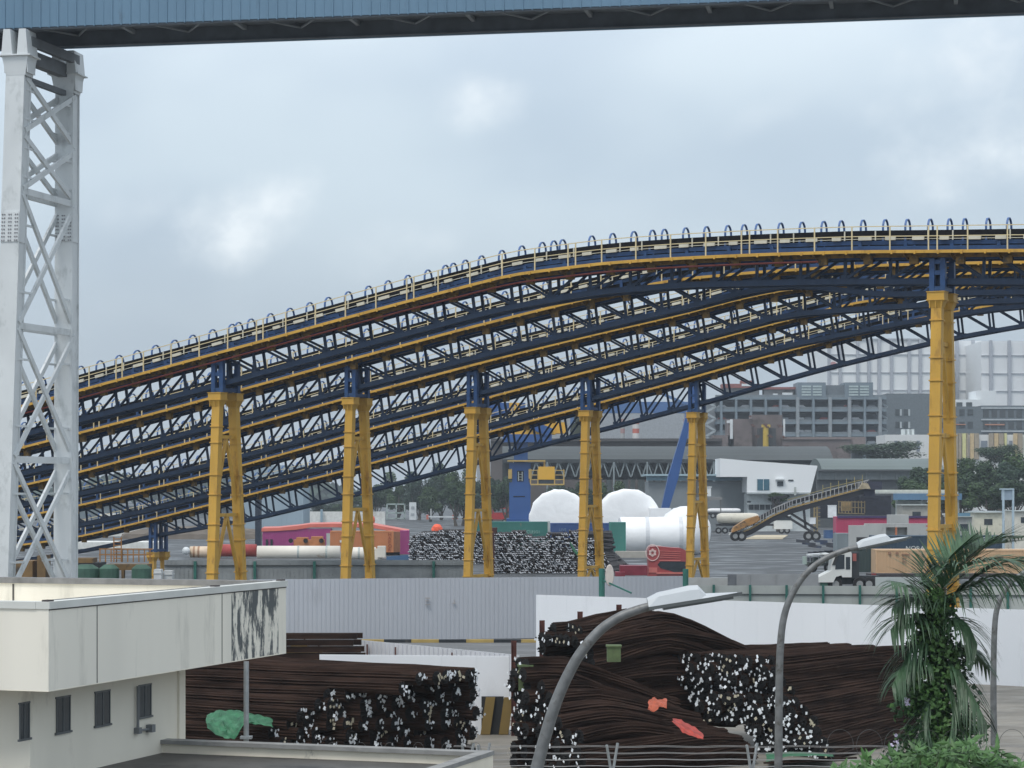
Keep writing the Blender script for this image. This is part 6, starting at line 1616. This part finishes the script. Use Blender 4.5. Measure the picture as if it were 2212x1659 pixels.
# pale hangar with red-white chimneys
mb = MB(); d = 900; bx(mb, 1030, 893, 1510, None, d, 30); ribs(mb, gx(1030, d), gx(1510, d), d, 2, gz(897, d), 4, .15); tag(mb.build('pale_hangar', M('hangar_grey', (.34, .36, .38), .7)), 'pale grey hangar wall behind the brown-roofed hall', 'hangar')
for x, w, lab in ((1366, 15, 'red and white banded chimney standing out against the pale hangar'), (1340, 10, 'fainter grey-red banded chimney left of the brighter one'), (1476, 8, 'thin dull red chimney near the slanted blue boom')):
    d = 700; T = thing('banded_chimney', lab, 'chimney', (gx(x + w / 2, d), d, 0), 'banded chimneys'); r = w * d / F / 2; c = at(x + w / 2, 900, d)
    cc = (.50, .14, .10) if w == 15 else (.34, .20, .19)
    mb = MB(); mb2_ = MB()
    for i, (ya, yb) in enumerate(((905, 916), (916, 926), (926, 936), (936, 946))):
        (mb if i % 2 == 0 else mb2_).tube([(c.x, d, gz(yb, d)), (c.x, d, gz(ya, d))], r, 14)
    mb2_.tube([(c.x, d, 0), (c.x, d, gz(946, d))], r, 14)
    mb.build('red_band', M('band_red%d' % x, cc, .6), T); mb2_.build('shaft', M('band_white%d' % x, (.6, .58, .56) if w == 15 else (.35, .36, .36), .6), T)
# ---------------------------------------------------------------- multi-storey concrete car park
d = 760; fl = [858, 884, 911, 938, 962]
T = thing('multi_storey_car_park', 'grey multi-storey concrete frame building with open decks and roof louvres', 'building', (gx(1710, d), d, 0))
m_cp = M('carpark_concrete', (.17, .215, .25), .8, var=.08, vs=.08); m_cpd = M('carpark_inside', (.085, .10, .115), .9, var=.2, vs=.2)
mb = MB()
for y in fl: bx(mb, 1545, y, 1915, y + 5, d, 14)
mb.build('floor_slab', m_cp, T)
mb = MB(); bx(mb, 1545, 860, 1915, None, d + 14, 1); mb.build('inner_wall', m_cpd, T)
for x in (1556, 1588, 1620, 1652, 1684, 1720, 1755, 1790, 1832, 1866, 1898):
    mb = MB(); wd = 7 if x in (1720, 1790, 1832, 1898) else 5; bx(mb, x, 858, x + wd, None, d - .4, 3); mb.build('column', M('carpark_column', (.26, .29, .31), .8) if wd == 7 else m_cp, T)
mb = MB()
for y in fl: bx(mb, 1545, y - 5, 1915, y, d + .4, .3)
mb.build('parapet', M('parapet_grey', (.17, .20, .22), .8), T)
for (x0, x1) in ((1723, 1784), (1825, 1886)):
    mb = MB(); bx(mb, x0, 826, x1, 858, d, 12); lo = mb.build('louvre_box', m_cp, T)
    mb = MB()
    for (xa, xb) in ((x0 + 9, x0 + 29), (x0 + 33, x1 - 9)):
        for k in range(4): bx(mb, xa, 833 + k * 6, xb, 833 + k * 6 + 3.6, d - .2, .2)
    mb.build('louvre', M('louvre_pale', (.42, .50, .50), .6), lo)
mb = MB(); bx(mb, 1784, 832, 1825, 858, d + 2, 8); mb.build('roof_room', M('roofroom', (.14, .165, .185), .8), T)
def stair(x0, x1, label_m, T, d):
    mb = MB()
    for i, y in enumerate(range(866, 972, 13)):
        a, b = (x0, x1) if i % 2 == 0 else (x1, x0); mb.beam(at(a, y, d - 1), at(b, y + 12, d - 1), 1.2, .7)
        bx(mb, min(b - 3, b + 3), y + 11, max(b - 3, b + 3), y + 14, d - 1.5, 2)
    mb.build('stair', M('stair_pale', (.32, .36, .38), .7), T)
stair(1524, 1544, None, T, d); stair(1893, 1915, None, T, d + 5)
mb = MB(); bx(mb, 1518, 862, 1546, None, d + 4, 8); mb.build('stair_wall', M('stairwall', (.19, .21, .225), .8), T)
rr = random.Random(4); n = 0
for fi, y in enumerate(fl[1:]):
    for x in range(1560, 1890, 17):
        if rr.random() < .42:
            cc = rr.choice(((.62, .64, .66), (.55, .57, .6), (.05, .05, .06), (.25, .27, .3), (.3, .06, .05)))
            mb = MB(); p = at(x, y - 1, d + 3); L_ = 2.3
            mb.prism([(-L_, 0), (L_, 0), (L_, .75), (L_ * .6, .85), (L_ * .3, 1.45), (-L_ * .5, 1.45), (-L_ * .8, .8), (-L_, .75)], X, UP, Vector((p.x, d + 2.2, gz(y, d) + .05)), Y, 1.8)
            tag(mb.build('parked_car', M('deckcar%s' % str(cc[:2]), cc, .4)), '%s car parked on deck %s of the far grey car park' % ({.62: 'white', .55: 'silver', .05: 'black', .25: 'dark grey', .3: 'red'}[cc[0]], ('four', 'three', 'two', 'one')[fi]), 'car', 'cars on the decks of the far car park'); n += 1
# roof cabins of the car park (red roofed huts left)
T = thing('roof_huts', 'low huts with dull red roofs on top of the far car park', 'huts', (gx(1640, d), d, gz(858, d)))
mb = MB(); bx(mb, 1562, 838, 1640, 858, d + 6, 5); bx(mb, 1650, 842, 1716, 858, d + 6, 5); mb.build('wall', M('hut_wall', (.20, .20, .20), .8, var=.3, vs=.3), T)
mb = MB(); bx(mb, 1560, 829, 1642, 838, d + 5, 7); bx(mb, 1642, 836, 1722, 841, d + 5, 7); bx(mb, 1600, 822, 1626, 829, d + 7, 3); mb.build('roof', M('hut_red', (.25, .09, .08), .8, var=.2), T)
mb = MB(); bx(mb, 1602, 829, 1628, 834, d + 4.9, .2); bx(mb, 1670, 850, 1680, 858, d + 4, 1); bx(mb, 1690, 848, 1712, 858, d + 4, 1); mb.build('white_patch', m_white, T)
# right wing
d = 800
T = thing('dark_grey_wing', 'darker grey office wing right of the car park, partly behind the tall yellow trestle', 'building', (gx(2060, d), d, 0))
mb = MB(); bx(mb, 1915, 850, 2026, None, d, 16); bx(mb, 2026, 878, 2120, None, d, 16); bx(mb, 2120, 876, 2290, None, d, 16); mb.build('wall', M('wing_grey', (.13, .155, .17), .8), T)
w = MB()
for y in (884, 911, 938):
    for x in (1934, 1952, 2034, 2052, 2072, 2090): bx(w, x, y, x + 12, y + 14, d - .15, .2)
w.build('window', M('wing_window', (.045, .055, .06), .3), T)
w = MB()
for y in (884, 911, 938):
    for x in (1944, 1962): bx(w, x, y, x + 4, y + 14, d - .3, .2)
for y in (880, 905, 930, 955): bx(w, 2120, y, 2290, y + 3, d - .4, .5)
w.build('mullion', M('mullion_pale', (.42, .46, .48), .7), T)
w = MB()
for y in (884, 909, 934):
    for x in range(2124, 2280, 18): bx(w, x, y + 2, x + 12, y + 18, d - .2, .2)
w.build('balcony_opening', M('balcony_dark', (.05, .06, .065), .6), T)
w = MB(); bx(w, 2128, 916, 2170, 918.5, d - .6, .4); bx(w, 2060, 916, 2086, 918, d - .6, .4); w.build('orange_rail', M('rail_orange', (.45, .20, .12), .7), T)
d = 850
T = thing('white_terrace_building', 'white stepped building block above the dark grey wing, right of the tall yellow trestle', 'building', (gx(2090, d), d, 0))
mb = MB(); bx(mb, 2026, 863, 2120, None, d, 14); bx(mb, 2108, 844, 2152, None, d + 2, 14); mb.build('wall', M('terrace_white', (.72, .75, .76), .7, var=.02), T)
w = MB()
for x in (2030, 2047, 2066, 2087): bx(w, x, 869, x + 13, 882, d - .2, .2)
w.build('window', M('terrace_window', (.06, .075, .08), .4), T)
# white building with yellow and tan fins
d = 640
T = thing('striped_building', 'white low building with yellow and tan vertical fins, right of the tall yellow trestle', 'building', (gx(2080, d), d, 0))
mb = MB(); bx(mb, 1912, 939, 2300, None, d, 16); mb.build('wall', M('fin_white', (.66, .67, .66), .7, var=.03), T)
fn = {'tan': (.34, .29, .22), 'yellow': (.60, .58, .28), 'sand': (.55, .42, .24)}
for (x, w_, c_) in ((2060, 10, 'tan'), (2071, 6, 'tan'), (2079, 8, 'yellow'), (2088, 4, 'tan'), (2096, 8, 'sand'), (2105, 10, 'tan'), (2137, 9, 'tan'), (2148, 9, 'sand'), (2158, 10, 'tan'), (2170, 5, 'yellow'), (2190, 8, 'sand'), (2199, 10, 'tan'), (2215, 9, 'yellow'), (2230, 9, 'tan')):
    mb = MB(); bx(mb, x, 936, x + w_, 992, d - .8, .8); mb.build('fin', M('fin_' + c_, fn[c_], .7), T)
w = MB()
for x in (1932, 1950, 1980, 2050, 2119, 2126, 2180): bx(w, x, 952, x + 7, 975, d - .15, .2)
w.build('window', M('fin_window', (.20, .23, .27), .4), T)
mb = MB()
for x in (1950, 1960, 1970): bx(mb, x, 927, x + 5, 939, d + 3, 3)
mb.build('roof_stack', M('stack_pale', (.55, .60, .60), .7), T)
# brown works in front of the car park
d = 680
T = thing('brown_works', 'rusty brown industrial works with a bright yellow vertical pipe, before the car park', 'works', (gx(1640, d), d, 0))
mb = MB(); bx(mb, 1573, 905, 1625, None, d, 10); bx(mb, 1625, 896, 1690, None, d + 2, 10); bx(mb, 1540, 940, 1585, None, d, 8); bx(mb, 1690, 948, 1838, None, d, 10); mb.build('wall', M('works_brown', (.16, .13, .125), .85, var=.25, vs=.15, dirt=(.09, .075, .07), ds=.2, dt=.52), T)
mb = MB(); bx(mb, 1690, 944, 1840, 949, d - .5, 12); bx(mb, 1830, 944, 1870, 965, d + 1, 8); mb.build('roof', M('works_roof', (.21, .17, .16), .8), T)
mb = MB(); bx(mb, 1636, 925, 1676, 975, d - .2, .5); mb.build('dark_bay', M('works_dark', (.05, .055, .06), .8), T)
mb = MB(); p = at(1654, 925, d - 1); mb.tube([(p.x, d - 1, 0), (p.x, d - 1, gz(922, d))], .85, 10); bx(mb, 1646, 917, 1664, 923, d - 1.8, 2); mb.build('yellow_pipe', M('works_yellow', (.55, .38, .05), .6), T)
mb = MB()
for k in range(20):
    x = 1618 + (k * 37) % 84; y = 898 + (k * 23) % 70; bx(mb, x, y, x + 5 + k % 5, y + 3, d - 1 - k % 3, 1.2)
mb.build('pipework', M('works_rust', (.12, .06, .05), .85, var=.4), T)
mb = MB(); bx(mb, 1577, 906, 1583, 948, d - .3, .4); bx(mb, 1570, 908, 1577, 914, d - .3, .4); bx(mb, 1692, 905, 1696, 945, d, .5); mb.build('white_pipe', m_white, T)
# tall pale gasholder-like hall in the haze
d = 1150
T = thing('tall_panelled_hall', 'very tall pale grey panelled hall fading in the haze at the right', 'hall', (gx(2000, d), d, 0))
mb = MB(); bx(mb, 1787, 733, 2058, None, d, 80); 
a = at(2058, 733, d)
mb.build('wall', M('hall_pale', (.78, .80, .80), .7, var=.03, vs=.02), T)
mb = MB(); bx(mb, 2058, 736, 2120, None, d + 30, 40); bx(mb, 2120, 737, 2300, None, d - 10, 60); mb.build('wall', M('hall_pale2', (.74, .76, .77), .7, var=.03, vs=.02), T)
mb = MB()
for x in (1788, 1812, 1850, 1874, 1896, 1923, 1961, 1985): bx(mb, x, 731, x + 6, None, d - 1.5, 1.5)
for x in (2065, 2100): bx(mb, x, 734, x + 6, None, d + 28, 2)
for x in (2138, 2178, 2216): bx(mb, x, 735, x + 6, None, d - 12, 2)
mb.build('pilaster', M('hall_rib', (.36, .38, .42), .7), T)
mb = MB()
for y in (765, 804, 842): bx(mb, 1787, y, 2058, y + 1.4, d - .6, .6); bx(mb, 2058, y + 1, 2120, y + 2.4, d + 29.4, .6); bx(mb, 2120, y + 2, 2300, y + 3.4, d - 10.6, .6)
bx(mb, 1787, 731, 2058, 734, d - .8, 1); mb.build('joint', M('hall_joint', (.40, .42, .45), .7), T)
mb = MB(); c = at(1800, 790, d - .2); mb.prism([(2 * math.cos(a_ * .35), 2 * math.sin(a_ * .35)) for a_ in range(18)], X, UP, c, -Y, .2); mb.build('round_mark', M('faint_red_mark', (.55, .25, .25), .7), T)
# distant low treeline closing the horizon
mb = crown_mesh(9000, 77, 1, 1, .012)
mb = MB(); rr = random.Random(9)
for i in range(9000):
    x = rr.uniform(-420, 600); y = rr.uniform(1500, 1560); h = 11 + 5 * math.sin(x * .021) + 3 * math.sin(x * .09)
    z = h * math.sqrt(rr.random()); p = Vector((x, y, z)); s = rr.uniform(2, 4.2); nn = Vector((rr.gauss(0, .5), -1, rr.gauss(0, .6))).normalized()
    sd = nn.cross(UP).normalized(); u = sd.cross(nn); o = len(mb.v); mb.v += [p - sd * s, p + u * s, p + sd * s, p - u * s]; mb.face([o, o + 1, o + 2, o + 3])
o = mb.build('distant_treeline', FM[2]); tag(o, 'low distant treeline closing the view along the horizon', 'treeline'); o['kind'] = 'stuff'
# low buildings at the left behind the galleries
for i, (x0, x1, yt, d, cc, lab) in enumerate(((-40, 240, 1080, 700, (.16, .20, .22), 'wide dull blue-grey shed behind the left ends of the galleries'), (240, 540, 1092, 720, (.22, .25, .27), 'pale grey low shed behind the left trestles'))):
    T = thing('far_shed', lab, 'shed', (gx((x0 + x1) / 2, d), d, 0), 'far sheds at the left')
    mb = MB(); bx(mb, x0, yt + 6, x1, None, d, 20); ribs(mb, gx(x0, d), gx(x1, d), d, 1, gz(yt + 8, d), 3, .1); mb.build('wall', M('farshed%d' % i, cc, .8), T)
    mb = MB(); bx(mb, x0 - 3, yt, x1 + 3, yt + 6, d - 1, 24); mb.build('roof', M('farshedr%d' % i, tuple(c * .7 for c in cc), .8), T)
# ---------------------------------------------------------------- haze
mb = MB(); mb.box(-700, 900, -12, 1650, -2, 95)
hz = mb.build('haze', None); hz.data.materials.clear()
m = bpy.data.materials.new('haze'); m.use_nodes = True; N = m.node_tree.nodes; N.clear()
out = N.new('ShaderNodeOutputMaterial'); pv = N.new('ShaderNodeVolumePrincipled'); pv.inputs['Color'].default_value = (.80, .88, .96, 1)
pv.inputs['Density'].default_value = .00023; pv.inputs['Anisotropy'].default_value = .2
m.node_tree.links.new(pv.outputs[0], out.inputs['Volume']); hz.data.materials.append(m); hz['kind'] = 'stuff'
